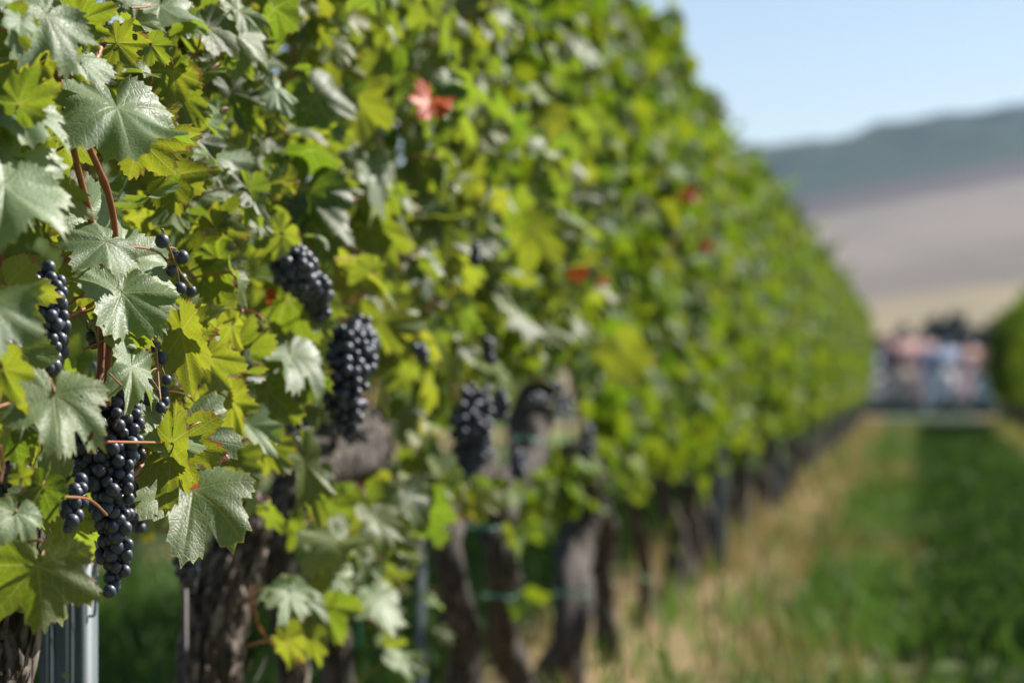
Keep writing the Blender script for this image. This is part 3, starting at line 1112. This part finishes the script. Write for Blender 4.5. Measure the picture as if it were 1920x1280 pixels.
L_big = lambda q: q > 95
for (px, py, Lp, ck, az, el, X, age, red, o) in HERO:
    if az >= 10 and el >= 24:          # leaves turned to the sun
        az, el = az + 18, el + 15
    p = onX(px, py, X)
    n = math.cos(R(el)) * math.sin(R(az)) * cr + math.sin(R(el)) * cu - math.cos(R(el)) * math.cos(R(az)) * cf
    ti = math.sin(R(ck)) * cr + math.cos(R(ck)) * cu
    kk = -np.dot(ti, n) / np.dot(cf, n)
    t = ti + kk * cf
    ln = min(1.8, np.linalg.norm(t))
    L = Lp / scale_at(p) * ln * (.79 if L_big(Lp) else .92) * (.8 if red > .85 else 1)
    o = dict(o)
    if o.pop('under', 0):
        n = -n
    o.setdefault('droop', rng.uniform(0.05, 0.4))
    o.setdefault('fold', rng.uniform(.08, .5))
    o.setdefault('side', rng.uniform(.1, .65))
    o.setdefault('tone', rng.uniform(.62, 1) if (el >= 38 and az >= 27) else rng.uniform(0, .5))  # sun-facing leaves paler, the rest darker: sunlight painted into the tone
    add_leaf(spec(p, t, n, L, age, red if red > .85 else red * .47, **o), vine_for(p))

# smaller leaves crowding between the large ones
g_ = np.random.default_rng(77)
cnt = 0
while cnt < 125:
    px, py = (g_.uniform(-10, 600), g_.uniform(-20, 800)) if cnt < 95 else (g_.uniform(500, 840), g_.uniform(860, 1230))
    if any(b[0] - 15 < px < b[2] + 15 and b[1] - 15 < py < b[3] + 15 for b in [(40, 480, 145, 680), (285, 440, 375, 560), (140, 690, 275, 1120), (255, 640, 330, 770), (495, 465, 615, 570), (150, 170, 320, 360), (150, 300, 230, 500), (75, 660, 210, 860)]):
        continue
    cnt += 1
    p = onX(px, py, g_.uniform(-.84, -.765) if cnt <= 95 else g_.uniform(-.95, -.85))
    if g_.uniform() < .5:
        az, el, age = g_.normal(30, 25), g_.normal(45, 15), g_.uniform(0, .35)
    else:
        az, el, age = g_.normal(-15, 25), g_.normal(5, 12), g_.uniform(.2, .8)
    n = math.cos(R(el)) * math.sin(R(az)) * cr + math.sin(R(el)) * cu - math.cos(R(el)) * math.cos(R(az)) * cf
    if g_.uniform() < .25:
        n = -n
    t = math.sin(R(g_.normal(160, 50))) * cr - abs(g_.normal(.8, .4)) * cu
    add_leaf(spec(p, t, n, g_.uniform(.024, .052), age, g_.uniform(0, .3) if g_.uniform() < .3 else 0, W=g_.uniform(.6, 1.1), fold=g_.uniform(0, .6), ruff=g_.uniform(.1, .2), droop=g_.uniform(.1, .9)), vine_for(p))

# filler leaves of the nearest vines, then per-vine foliage
BLOCK = [(40, 470, 150, 700), (285, 440, 375, 560), (140, 690, 275, 1120), (255, 640, 330, 770), (535, 720, 750, 940), (570, 590, 745, 840), (480, 450, 635, 590), (815, 715, 980, 910),
         (935, 690, 1090, 860), (335, 930, 490, 1280), (500, 900, 620, 1280), (-50, 1100, 345, 1300), (175, 1040, 345, 1280), (830, 950, 960, 1280), (1030, 960, 1150, 1280), (750, 1000, 830, 1280)]
edges = [1.55] + [(a[0] + b[0]) / 2 for a, b in zip(NEAR[:-1], NEAR[1:])] + [9.6]
for i, v in enumerate(VINES[:9]):
    y0, y1 = edges[i], edges[i + 1]
    dens = 820 if i < 2 else 820
    sp = canopy_specs(int(dens * (y1 - y0)) + 40, y0 - 0.05, y1 + 0.05, ROWX, seed=100 + i, near_lim=(-0.855 if i == 0 else (-0.80 if i == 1 else None)), bot=0.74 if i < 3 else 0.72)
    sp.sort(key=lambda s: -(s['p'][0]))
    k = 40 if i == 0 else (60 if i < 7 else 50)
    for s in sp[:k]:
        add_leaf(s, v, M['leaf'] if i < 5 else M['leaf_plain'], HERO_T if i < 2 else MID_T, pet=i < 4)
    tag(wobj("foliage", leaves_mesh("foliage", sp[k:], MID_T, M['leaf'] if i < 4 else M['leaf_plain']), v), kind='stuff')

BLOCK = []
# ---------------------------------------------------------------- canes, grape bunches
def px_path(pts, X):
    return [onX(a, b, X if not isinstance(X, (list, tuple)) else X[i]) for i, (a, b) in enumerate(pts)]


A_, B_ = VINES[0], VINES[1]
for pts, X, r0, r1, v in [
    ([(188, 90), (150, 200), (165, 270), (180, 305), (200, 355), (213, 410), (218, 475), (214, 540), (205, 640), (200, 760)], -.775, .0030, .0038, A_),
    ([(90, 60), (120, 200), (140, 290), (158, 365), (175, 431), (187, 480), (190, 560), (190, 670), (182, 740), (170, 850)], -.785, .0030, .0040, A_),
    ([(300, 850), (275, 865), (240, 900), (200, 960)], -.80, .0032, .0045, A_),
    ([(190, 555), (165, 575), (120, 600), (90, 640)], -.79, .0016, .0022, A_),
    ([(570, 1250), (500, 1195), (478, 1150), (470, 1100)], -.92, .0016, .0022, VINES[2]),
    ([(740, 1190), (680, 1150), (640, 1130), (560, 1110)], -.90, .0022, .0026, VINES[3]),
    ([(520, 450), (525, 520), (500, 570)], -.86, .003, .003, B_),
    ([(605, 470), (600, 540), (610, 600)], -.86, .003, .003, B_),
]:
    wobj("cane", cane_mesh(px_path(pts, X), r0, r1, 40), v)
for pts, X, r, v in [([(-20, 768), (30, 752), (75, 738), (100, 735)], -.765, .0015, A_), ([(195, 828), (260, 829), (322, 830)], -.752, .0014, A_), ([(120, 931), (160, 934), (180, 945), (200, 965)], -.75, .0013, A_),
                     ([(118, 203), (150, 205), (180, 208)], -.775, .0012, A_), ([(245, 15), (265, 14), (282, 12)], -.80, .0012, A_), ([(218, 475), (245, 464), (275, 466), (300, 475), (315, 492)], -.765, .0014, A_),
                     ([(10, 335), (30, 330), (60, 322)], -.76, .0012, A_), ([(560, 488), (620, 485), (665, 487)], -.80, .0013, B_), ([(735, 350), (690, 362), (660, 375)], -.81, .0013, B_), ([(0, 835), (6, 870), (0, 905)], -.75, .0012, A_),
                     ([(205, 700), (225, 720), (245, 735)], -.742, .0010, A_), ([(240, 735), (238, 760), (225, 780), (215, 800)], -.742, .0007, A_)]:
    V, Q, T = tube_np(crspline(px_path(pts, X), 20), np.full(20, r), 8)
    wobj("petiole", mesh_np("petiole", V, T, Q, mats=[M['petiole']]), v)


def sphere_mesh(r, nu, nv):
    mb = []
    Q, T = [], []
    V = [(0, 0, r)]
    for i in range(1, nv):
        a = math.pi * i / nv
        for j in range(nu):
            b = 2 * math.pi * j / nu
            V.append((r * math.sin(a) * math.cos(b), r * math.sin(a) * math.sin(b), r * math.cos(a)))
    V.append((0, 0, -r))
    for j in range(nu):
        T.append((0, 1 + j, 1 + (j + 1) % nu))
        T.append((len(V) - 1, 1 + (nv - 2) * nu + (j + 1) % nu, 1 + (nv - 2) * nu + j))
        for i in range(nv - 2):
            a = 1 + i * nu
            Q.append((a + j, a + nu + j, a + nu + (j + 1) % nu, a + (j + 1) % nu))
    return V, Q, T


BV, BQ, BT = sphere_mesh(1.0, 20, 12)
BERRY = [mesh_np("berry", np.array(BV) * np.array([a, a, b]), BT, BQ, mats=[M['berry']]) for a, b in ((1, 1.05), (1, .97), (.98, 1.1))]


def bunch(v, pts, X, n, br=0.0069, sep=1.36, single=False, seed=0, explicit=False, label=None):
    """pts: (px,py,radius px) along the axis of the bunch"""
    g = np.random.default_rng(seed + 300)
    C = np.array([onX(a, b, X) for a, b, _ in pts])
    rad = np.array([r / scale_at(c) for (a, b, r), c in zip(pts, C)])
    mb = MB()
    centres = []
    inner = []
    if explicit:
        for a, b, r in pts:
            centres.append(onX(a, b, X + g.uniform(-0.012, 0.012)))
        C = np.array(centres)
        order = np.argsort(-C[:, 2])
        axis = crspline(np.array([C[order[0]] + [0, 0, .012]] + [C[order[0]] * .5 + C[order[-1]] * .5] + [C[order[-1]] + [0, 0, .006]]), 14)
    else:
        m = 60
        Ca = crspline(C, m)
        ra = np.interp(np.linspace(0, 1, m), np.linspace(0, 1, len(rad)), rad)
        tries = 0
        while len(centres) < n and tries < n * 300:
            tries += 1
            k = g.integers(0, m)
            d = nrm(g.normal(0, 1, 3) + np.array([0.40, -0.75, 0.0]))
            rr = max(0.0, ra[k] * .92 - br) * (1.0 if g.uniform() < 0.8 else g.uniform(0.3, 1))
            c = Ca[k] + d * rr * np.array([1, 1, .8])
            if all(np.sum((c - q) ** 2) > (sep * br) ** 2 for q in centres):
                centres.append(c)
        axis = Ca
        tries = 0
        while len(inner) < n and tries < n * 60:
            tries += 1
            k = g.integers(0, m)
            d = nrm(g.normal(0, 1, 3))
            c = Ca[k] + d * max(0.0, ra[k] * .86 - br) * g.uniform(.25, 1)
            if all(np.sum((c - q) ** 2) > (1.15 * br) ** 2 for q in centres) and all(np.sum((c - q) ** 2) > (1.15 * br) ** 2 for q in inner):
                inner.append(c)
    mb.tube(axis, np.linspace(0.0018, 0.0010, len(axis)), 6)
    for c in centres:
        k = int(np.argmin(np.sum((axis - c) ** 2, 1)))
        k = max(0, k - 3)
        mb.tube(crspline(np.array([axis[k], (axis[k] + c) / 2 + [0, 0, .004], c]), 5), 0.0008, 5, cap=False)
    st = None
    if single:
        for c in centres:
            mb2 = np.array(BV) * br * g.uniform(.85, 1.08) + c
            mb.add(mb2, BQ, BT)
        nb = len(centres)
        me = mb.mesh("grape_bunch", [M['berry']])
        st = wobj("grape_bunch", me, v)
    else:
        st = wobj("grape_bunch", mb.mesh("grape_bunch", [M['stalk']]), v)
        vloc = np.array(v.location)
        for c in centres:
            b = obj("berry", BERRY[int(g.integers(0, 3))], st)
            b.location = Vector(c)
            s_ = br * g.uniform(0.82, 1.1)
            b.scale = (s_, s_, s_)
            b.rotation_euler = (g.uniform(0, .6), g.uniform(0, .6), g.uniform(0, 6))
        if inner:
            mi = MB()
            for c in inner:
                mi.add(np.array(BV) * br * g.uniform(.75, 1.0) + c, BQ, BT)
            tag(obj("inner_berries", mi.mesh("inner_berries", [M['berry']]), st), kind='stuff')
    if label:
        st["label"] = label
    return st


bunch(A_, [(92, 500, 18), (88, 540, 46), (85, 590, 52), (85, 640, 55), (70, 690, 45), (40, 730, 30)], -.80, 98, seed=1)
bunch(A_, [(20, 650, 30), (35, 700, 44), (30, 760, 30)], -.815, 50, seed=31)
bunch(A_, [(250, 720, 24), (255, 790, 40), (250, 860, 34), (250, 900, 14)], -.81, 60, seed=32)
bunch(A_, [(304, 452, 1), (326, 478, 1), (341, 482, 1), (321, 507, 1), (341, 522, 1), (308, 529, 1), (337, 541, 1), (358, 546, 1)], -.762, 8, explicit=True, seed=2, label="sparse bunch of eight berries on a pink stalk")
bunch(A_, [(291, 650, 1), (302, 672, 1), (264, 695, 1), (275, 712, 1), (312, 712, 1), (277, 748, 1), (306, 735, 1), (301, 764, 1), (308, 752, 1)], -.765, 9, explicit=True, seed=3, label="straggly bunch with bare pale stalks")
bunch(A_, [(225, 700, 20), (222, 760, 58), (212, 840, 66), (205, 900, 62), (208, 960, 55), (212, 1020, 46), (214, 1075, 34), (205, 1108, 14)], -.785, 98, seed=4, label="largest bunch, long and blue-black with a dusty bloom")
bunch(A_, [(165, 745, 24), (165, 800, 40), (160, 870, 34), (150, 910, 14)], -.81, 55, seed=33)
bunch(A_, [(150, 900, 20), (140, 940, 36), (130, 985, 24)], -.80, 32, seed=5)
bunch(A_, [(10, 820, 30), (15, 880, 45), (20, 950, 40), (10, 1000, 20)], -.82, 60, seed=6)
bunch(A_, [(280, 840, 30), (265, 920, 42), (255, 990, 24)], -.88, 60, seed=7)
bunch(A_, [(172, 604, 8), (170, 625, 24), (175, 650, 16)], -.83, 6, seed=8)
bunch(B_, [(560, 475, 26), (552, 505, 56), (585, 545, 46), (600, 590, 26)], -.785, 80, br=0.0078, seed=9)
bunch(VINES[2], [(675, 615, 36), (658, 655, 66), (648, 720, 56), (652, 775, 44), (650, 820, 20)], -.765, 100, br=0.0078, seed=10, label="hanging bunch in full sun above the knobbled head")
bunch(B_, [(690, 630, 26), (692, 660, 26)], -.765, 12, seed=11)
bunch(B_, [(350, 1015, 24), (350, 1060, 32), (360, 1100, 18)], -.95, 22, seed=12)
bunch(B_, [(545, 735, 24), (565, 775, 38), (545, 830, 24)], -.84, 34, seed=13)
bunch(VINES[4], [(890, 745, 46), (882, 800, 54), (885, 850, 40), (880, 888, 18)], -.755, 95, br=0.0078, seed=14)
bunch(VINES[4], [(938, 735, 18), (938, 775, 24)], -.755, 16, seed=15)
bunch(VINES[4], [(892, 460, 14), (890, 488, 18)], -.73, 14, seed=16)
bunch(VINES[4], [(785, 650, 18), (795, 675, 16)], -.755, 12, seed=17)
bunch(VINES[5], [(915, 640, 16), (918, 675, 16)], -.74, 14, seed=18)
bunch(VINES[5], [(1045, 725, 26), (1050, 765, 24), (1000, 745, 22)], -.76, 26, seed=19)
bunch(VINES[5], [(975, 850, 22), (970, 890, 20)], -.78, 20, seed=20)
bunch(VINES[6], [(1103, 800, 16), (1100, 850, 18)], -.76, 18, seed=21)

# ---------------------------------------------------------------- the vines farther along, and the neighbouring rows
def far_variant(seed, n=1000, ztop=TOP, shoots=1):
    t = thing("grapevine", "x", "grapevine", (0, 0, 0))
    g = np.random.default_rng(seed)
    path = [np.array([0, 0, -0.03])] + [np.array([g.normal(0, .03), g.normal(0, .05), z]) for z in (0.25, 0.5, 0.72)] + [np.array([g.normal(0, .03), g.normal(0, .12), 0.92])]
    me, P, rr = trunk_mesh(np.array(path), [0.055, 0.042, 0.036, 0.036, 0.03], 16, 30, seed)
    obj("trunk", me, t)
    if seed % 2:
        p2_ = [q_ + np.array([g.normal(0, .02), (.20 - .12 * k_ / 4) * (1 if seed % 3 else -1), 0]) for k_, q_ in enumerate(path)]
        me2, _, _ = trunk_mesh(np.array(p2_), [0.045, 0.035, 0.03, 0.03, 0.028], 16, 30, seed + 3)
        obj("trunk", me2, t)
    top = path[-1]
    for q in range(2):
        a = g.uniform(-.4, .4)
        obj("cane", cane_mesh([top, top + np.array([0, a * .5, .2]), top + np.array([0, a, .6]), top + np.array([0, a * 1.2, 1.2])], .006, .003, 12), t)
    sp = canopy_specs(n, -0.62, 0.62, 0.0, seed=seed, bot=0.74, top=ztop)
    for q in range(shoots - 1):
        sp += [s_ for s_ in canopy_specs(1, -0.62, 0.62, 0.0, seed=seed + 50 + q, top=ztop) if s_['p'][2] > ztop - .05]
    tag(obj("foliage", leaves_mesh("foliage", sp, LOW_T, M['leaf_plain']), t), kind='stuff')
    return t


VAR = [far_variant(900 + i * 7) for i in range(6)] + [far_variant(1300 + i * 7, 360) for i in range(3)] + [far_variant(1500 + i * 7, 1250, 2.0, 6) for i in range(3)]
used = [False] * 12


def place(kind, x, y, label, group, flip=False):
    if not used[kind]:
        o = VAR[kind]
        used[kind] = True
    else:
        o = copy_tree(VAR[kind])
    o.location = (x, y, 0)
    o.rotation_euler = (0, 0, math.pi if flip else 0)
    o.scale = (1, 1, rng.uniform(0.97, 1.03))
    o["label"] = label
    o["group"] = group
    return o


y = 10.05
i = 0
while y < 47:
    place(i % 6, ROWX + rng.normal(0, .015), y, "blurred sunlit grapevine farther down the long row, past the thin dark stem in yellow grass", "grapevines farther down the sunlit row", bool(rng.integers(0, 2)))
    y += 0.93
    i += 1
y = 5.6
while y < 47:
    o_ = place((6 if y < 37 else 9) + i % 3, 1.62 + rng.normal(0, .02), y, "shaded grapevine of the dark opposite row across the grass lane", "grapevines of the shaded row across the lane", bool(rng.integers(0, 2)))  # nearer, unseen vines get thinned foliage so the lane's shade is dappled
    o_.scale[2] *= 0.93
    y += 0.93
    i += 1
y = 9.5
while y < 24:
    place(i % 6, -3.75 + rng.normal(0, .02), y, "grapevine of the row behind, glimpsed as dim green under the near leaves", "grapevines of the row behind", bool(rng.integers(0, 2)))
    y += 0.93
    i += 1

# ---------------------------------------------------------------- posts, stakes, ties, wire
def steel_post(y, label, w=0.056, d=0.045, h=2.3, x=ROWX, rot=0.0, holes=True, group=None):
    t = thing("trellis_post", label, "post", (x, y, 0), group)
    t.rotation_euler = (0, 0, rot)
    # folded C profile, front web towards -Y, ribbed
    prof = [(-w / 2, 0.0), (-w / 2, -d), (-w * .32, -d), (-w * .27, -d + .004), (-w * .18, -d + .004), (-w * .13, -d), (w * .13, -d), (w * .18, -d + .004), (w * .27, -d + .004), (w * .32, -d), (w / 2, -d), (w / 2, 0.0), (w * .3, 0.0)]
    th_ = 0.002
    out = [np.array(p) for p in prof]
    inn = []
    for k in range(len(out)):
        a = out[max(0, k - 1)]; b = out[min(len(out) - 1, k + 1)]
        d_ = nrm(np.append(b - a, 0))[:2]
        inn.append(out[k] + np.array([-d_[1], d_[0]]) * th_)
    loop = out + inn[::-1]
    V = [(p[0], p[1], z) for z in (-0.05, h) for p in loop]
    nl = len(loop)
    Q = [(k, (k + 1) % nl, nl + (k + 1) % nl, nl + k) for k in range(nl)]
    m = len(out)
    for k in range(m - 1):
        Q.append((nl + k, nl + k + 1, nl + nl - 2 - k, nl + nl - 1 - k))
    mb = MB().add(V, Q)
    mb.build("profile", M['steel'], t, smooth=False)
    if holes:
        hk = MB()
        hz = [0.30 + 0.1 * k for k in range(20)]
        ck = MB()
        for z in (float(onX(178, 1135, -.95)[2]), 0.95, 1.25, 1.6, 1.95):
            ck.tube(crspline(np.array([[w / 2, -d + .012, z - .012], [w / 2 + .007, -d + .012, z - .010], [w / 2 + .008, -d + .012, z + .012], [w / 2 + .003, -d + .012, z + .016]]), 10), 0.0018, 6)
        ck.build("wire_hook", M['steel'], t)
        for z in hz:
            V, Q_, T_ = tube_np(np.array([[0.004, -d - .0006, z], [0.004, -d + .001, z]]), 0.0045, 14)
            hk.add(V, Q_, T_)
        hk.build("punched_hole", M['hole'], t)
    return t


M['hole'] = simple("hole_through", (0.16, 0.20, 0.10), (0.20, 0.24, 0.12), 30, 0.9, bump=0)
p0 = onX(117, 1150, -.985)
steel_post(p0[1] + .045, "broad ribbed galvanised post in the near gap under the big grape bunch", x=p0[0], h=0.88)
p1 = onX(786, 1150, -.99)
steel_post(p1[1], "thin galvanised stake standing between the slim trunk and the upright streaked trunk", w=0.014, d=0.014, h=0.82, x=p1[0], rot=R(42), holes=False)
p2 = onX(1347, 950, -.93)
steel_post(p2[1], "bluish steel post standing clear of the trunks in dry grass, blurred", w=0.055, d=0.04, x=p2[0], rot=R(25), holes=False)
for k in range(6):
    steel_post(p2[1] + 5.4 * (k + 1), "faint steel post far along the row among distant trunks", w=0.07, d=0.05, x=-.95, rot=R(25), holes=False, group="posts far along the row")

q0 = onX(346, 1092, -1.02)
rd = thing("support_rod", "thin dark metal rod rising beside the shaggy trunk", "rod", (q0[0], q0[1], 0))
MB().tube(np.array([[0.004, 0, -.05], [0.002, 0, .3], [0, 0, q0[2]]]), 0.0045, 10).build("shaft", M['rod'], rd)
V = crspline(np.array([[0, 0, q0[2] - .01], [0.004, .004, q0[2] + .012], [0.012, 0.0, q0[2] + .006]]), 10)
MB().tube(V, 0.002, 8).build("hook", M['rod'], rd)
q1 = onX(480, 1230, -.98)
dw = obj("loose_wire", MB().tube(crspline(np.array(px_path([(462, 1085), (490, 1120), (505, 1170), (495, 1240), (470, 1290)], -.96)), 24), 0.0009, 6).mesh("loose_wire", [M['rod']]))
tag(dw, "thin loose curl of dark wire beside the shaggy trunk", "wire")

zz = onX(410, 1102, -.95)[2]
w1 = obj("trellis_wire", MB().tube(np.array([[-1.06, yy, zz + 0.004 * math.sin(yy * 1.7)] for yy in np.linspace(3.42, 46.5, 120)]), 0.0011, 6).mesh("trellis_wire", [M['wire']]))
tag(w1, "low greenish trellis wire running along the trunks", "wire")
w2 = obj("trellis_wire", MB().tube(np.array([[-.985, yy, 1.22 + 0.004 * math.sin(yy * 1.3)] for yy in np.linspace(1.6, 46.5, 120)]), 0.0012, 6).mesh("trellis_wire", [M['wire']]))
tag(w2, "upper trellis wire threaded through the vine canopy", "wire")


def tie(px, py, X, rpx, label, tail=(10, 30)):
    c = onX(px, py, X)
    sc = scale_at(c)
    r = rpx / sc
    a = np.linspace(0, 2 * np.pi, 25)
    loop = np.stack([c[0] + r * np.cos(a), c[1] + r * np.sin(a), c[2] + 0.15 * r * np.sin(a * 2)], 1)
    mb = MB().tube(loop, 0.0020, 6)
    e = c + np.array([r * .4, -r * .95, 0])
    mb.tube(crspline(np.array([e, e + cr * tail[0] / sc * .6 - cu * tail[1] / sc * .3, e + cr * tail[0] / sc - cu * tail[1] / sc]), 10), np.linspace(.0035, .002, 10), 6)
    tag(mb.build("plant_tie", M['tie']), label, "plant tie")


tie(600, 985, -.95, 40, "green tape tie with a hanging tail below the knobbled head", (5, 60))
tie(905, 985, -.95, 30, "teal tape tie slanting off the crooked trunk", (-25, 30))
tie(935, 1115, -.97, 34, "teal tape tie round the foot of the crooked trunk", (15, 12))
tie(668, 1150, -.96, 26, "bright green tape tie hanging on the slim trunk", (2, 60))
tie(985, 820, -.88, 26, "teal tape tie near the pale brown head of the crooked vine", (22, 35))
tie(1070, 1110, -.97, 34, "teal tape tie round the stout grey trunk", (15, 10))

# ---------------------------------------------------------------- the village in the valley
def leafy_crown(r, h, n, seed, base):
    g = np.random.default_rng(seed)
    V, Q = [], []
    lumps = [(nrm(g.normal(0, 1, 3)) * np.array([r, r, h]) * .55, g.uniform(.45, .75)) for _ in range(9)]
    for k in range(n):
        c, s_ = lumps[k % 9]
        d = nrm(g.normal(0, 1, 3))
        p = c + d * np.array([r, r, h]) * s_ * g.uniform(.7, 1.0) + np.array([0, 0, base])
        a = nrm(g.normal(0, 1, 3)); b = nrm(np.cross(a, g.normal(0, 1, 3)))
        w = g.uniform(.25, .5) * r * .5
        V += [p - a * w - b * w, p + a * w - b * w * .6, p + a * w * .8 + b * w, p - a * w * .7 + b * w * .8]
        Q.append((4 * k, 4 * k + 1, 4 * k + 2, 4 * k + 3))
    return np.array(V), np.array(Q)


M['tree_leaf'] = simple("tree_leaf", (0.015, 0.028, 0.022), (0.03, 0.045, 0.032), 0.6, 0.7, bump=0)
M['hedge_leaf'] = simple("hedge_leaf", (0.05, 0.085, 0.075), (0.085, 0.12, 0.10), 0.6, 0.7, bump=0)


def tree(px, ytop, Y, wpx, mat, label, group, seed, name="tree"):
    sc = F / Y
    p = onY(px, ytop, Y)
    gz = float(terrain_z(p[0], Y))
    H = p[2] - gz
    r = wpx / 2 / sc
    t = thing(name, label, "tree" if name == "tree" else "bush", (p[0], Y, gz), group)
    V, Q = leafy_crown(r * .75, H * .32, 700, seed, H * .60)
    V[:, 2] = np.minimum(V[:, 2], H)
    obj("crown", mesh_np("crown", V, None, Q, mats=[mat], smooth=False), t)
    MB().tube(np.array([[0, 0, -.2], [.1, 0, H * .25], [0, .1, H * .6]]), np.array([.30, .22, .12]), 8).build("trunk", M['bark'], t)


gt = "dark trees behind the village roofs"
for k, (px, yt, w) in enumerate([(1645, 606, 80), (1700, 596, 90), (1752, 590, 90), (1800, 568, 105), (1850, 584, 90), (1895, 580, 80)]):
    tree(px, yt, 430 + 9 * (k % 3), w, M['tree_leaf'], "dark bluish tree rising behind the village roofs", gt, 40 + k)
gh = "grey-green bushes below the village"
for k, (px, yt, w) in enumerate([(1640, 742, 60), (1680, 738, 60), (1722, 745, 55), (1765, 736, 62), (1805, 740, 55), (1845, 735, 60)]):
    tree(px, yt, 250 + 8 * (k % 2), w, M['hedge_leaf'], "grey-green bushy tree below the village, in front of its walls", gh, 60 + k)


def house(x0, x1, yeave, yridge, Y, wall, roof, label, depth=9.0, gable=False):
    a, b = onY(x0, yeave, Y), onY(x1, yeave, Y)
    zr = onY((x0 + x1) / 2, yridge, Y)[2]
    cx = (a[0] + b[0]) / 2
    w = b[0] - a[0]
    gz = float(terrain_z(cx, Y))
    he, hr = a[2] - gz, zr - gz
    t = thing("house", label, "house", (cx, Y, gz))
    MB().box((0, depth / 2, he / 2), (w, depth, he)).build("wall", wall, t, smooth=False)
    o = .35
    mb = MB()
    if gable:       # ridge runs away from the viewer
        P = [(-w / 2 - o, -o, he - .2), (w / 2 + o, -o, he - .2), (0, -o, hr), (-w / 2 - o, depth + o, he - .2), (w / 2 + o, depth + o, he - .2), (0, depth + o, hr)]
        mb.add(P, [(0, 2, 5, 3), (2, 1, 4, 5), (0, 3, 4, 1)], [(0, 1, 2), (3, 5, 4)])
    else:
        P = [(-w / 2 - o, -o, he - .2), (w / 2 + o, -o, he - .2), (w / 2 + o, depth + o, he - .2), (-w / 2 - o, depth + o, he - .2), (-w / 2 - o, depth / 2, hr), (w / 2 + o, depth / 2, hr)]
        mb.add(P, [(0, 1, 5, 4), (2, 3, 4, 5), (0, 3, 2, 1)], [(1, 2, 5), (3, 0, 4)])
    rf = mb.build("roof", roof, t, smooth=False)
    MB().box((w * .2, depth * .55, hr + .3), (.6, .6, 1.4)).build("chimney", M['wall_white'], rf, smooth=False)
    nwin = max(2, int(w / 2.2))
    for k in range(nwin):
        for zf in ((.72,) if he < 5 else (.75, .42)):
            f = MB().box((-w / 2 + w * (k + .5) / nwin, -.02, he * zf), (.95, .10, 1.25)).build("window", M['window'], t, smooth=False)
    return t


def flat(n, c):
    return simple(n, tuple(x * .88 for x in c), c, 0.8, 0.85, bump=0)


M['wall_white'] = flat("wall_white", (0.80, 0.79, 0.80))
M['wall_peach'] = flat("wall_peach", (0.66, 0.52, 0.40))
M['wall_pink'] = flat("wall_pink", (0.62, 0.46, 0.47))
M['roof_red'] = flat("roof_red", (0.26, 0.135, 0.125))
M['roof_grey'] = flat("roof_grey", (0.17, 0.21, 0.30))
M['roof_rust'] = flat("roof_rust", (0.30, 0.15, 0.11))
k_ = NT("window_glass")
k_.pbr((0.06, 0.08, 0.10), 0.08, 0.6)
M['window'] = k_.m
house(1655, 1716, 688, 636, 380, M['wall_peach'], M['roof_red'], "peach-walled house under a big pinkish red roof")
house(1734, 1794, 690, 652, 372, M['wall_white'], M['roof_grey'], "white house with a blue-grey roof in the middle of the village")
house(1794, 1834, 678, 652, 384, M['wall_pink'], M['roof_rust'], "narrow pink house beside the dark opposite row")
house(1690, 1752, 664, 640, 400, M['wall_pink'], M['roof_red'], "pink house set back between the red roof and the blue-grey roof")
hs = house(1832, 1870, 700, 655, 365, M['wall_white'], M['roof_rust'], "white house with a glinting skylight, partly behind the opposite row", gable=True)
house(1620, 1660, 700, 668, 395, M['wall_white'], M['roof_grey'], "pale house mostly hidden by the end of the sunlit row")
# skylight pane tilted so that it mirrors the sun
pg = onY(1829, 672, 364.0)
hv = nrm(nrm(CAMP - pg) + SUND)
k_ = NT("skylight_glass")
k_.pbr((0.9, 0.9, 0.9), 0.12, 0.5, 1.0)
ax = nrm(np.cross(hv, [0, 0, 1])); ay = np.cross(hv, ax)
mm = np.stack([ax, ay, hv], 1)
sk = MB().box(pg - np.array(hs.location), (.30, .30, .05), mm).build("skylight", k_.m, hs, smooth=False)

# ---------------------------------------------------------------- haze
hz = MB().box((0, 1530, 200), (3800, 3160, 405.0)).mesh("haze", [])
hm = bpy.data.materials.new("haze")
hm.use_nodes = True
ht = hm.node_tree
ht.nodes.clear()
ho = ht.nodes.new("ShaderNodeOutputMaterial")
pv = ht.nodes.new("ShaderNodeVolumePrincipled")
pv.inputs["Color"].default_value = (0.55, 0.74, 1.0, 1)
pv.inputs["Density"].default_value = 0.000045
pv.inputs["Anisotropy"].default_value = 0.2
ht.links.new(pv.outputs[0], ho.inputs["Volume"])
hz.materials.append(hm)
tag(obj("haze", hz), "pale blue air haze over the valley", "haze", kind='stuff')
for v in VINES:
    if '_y' in v:
        del v['_y']
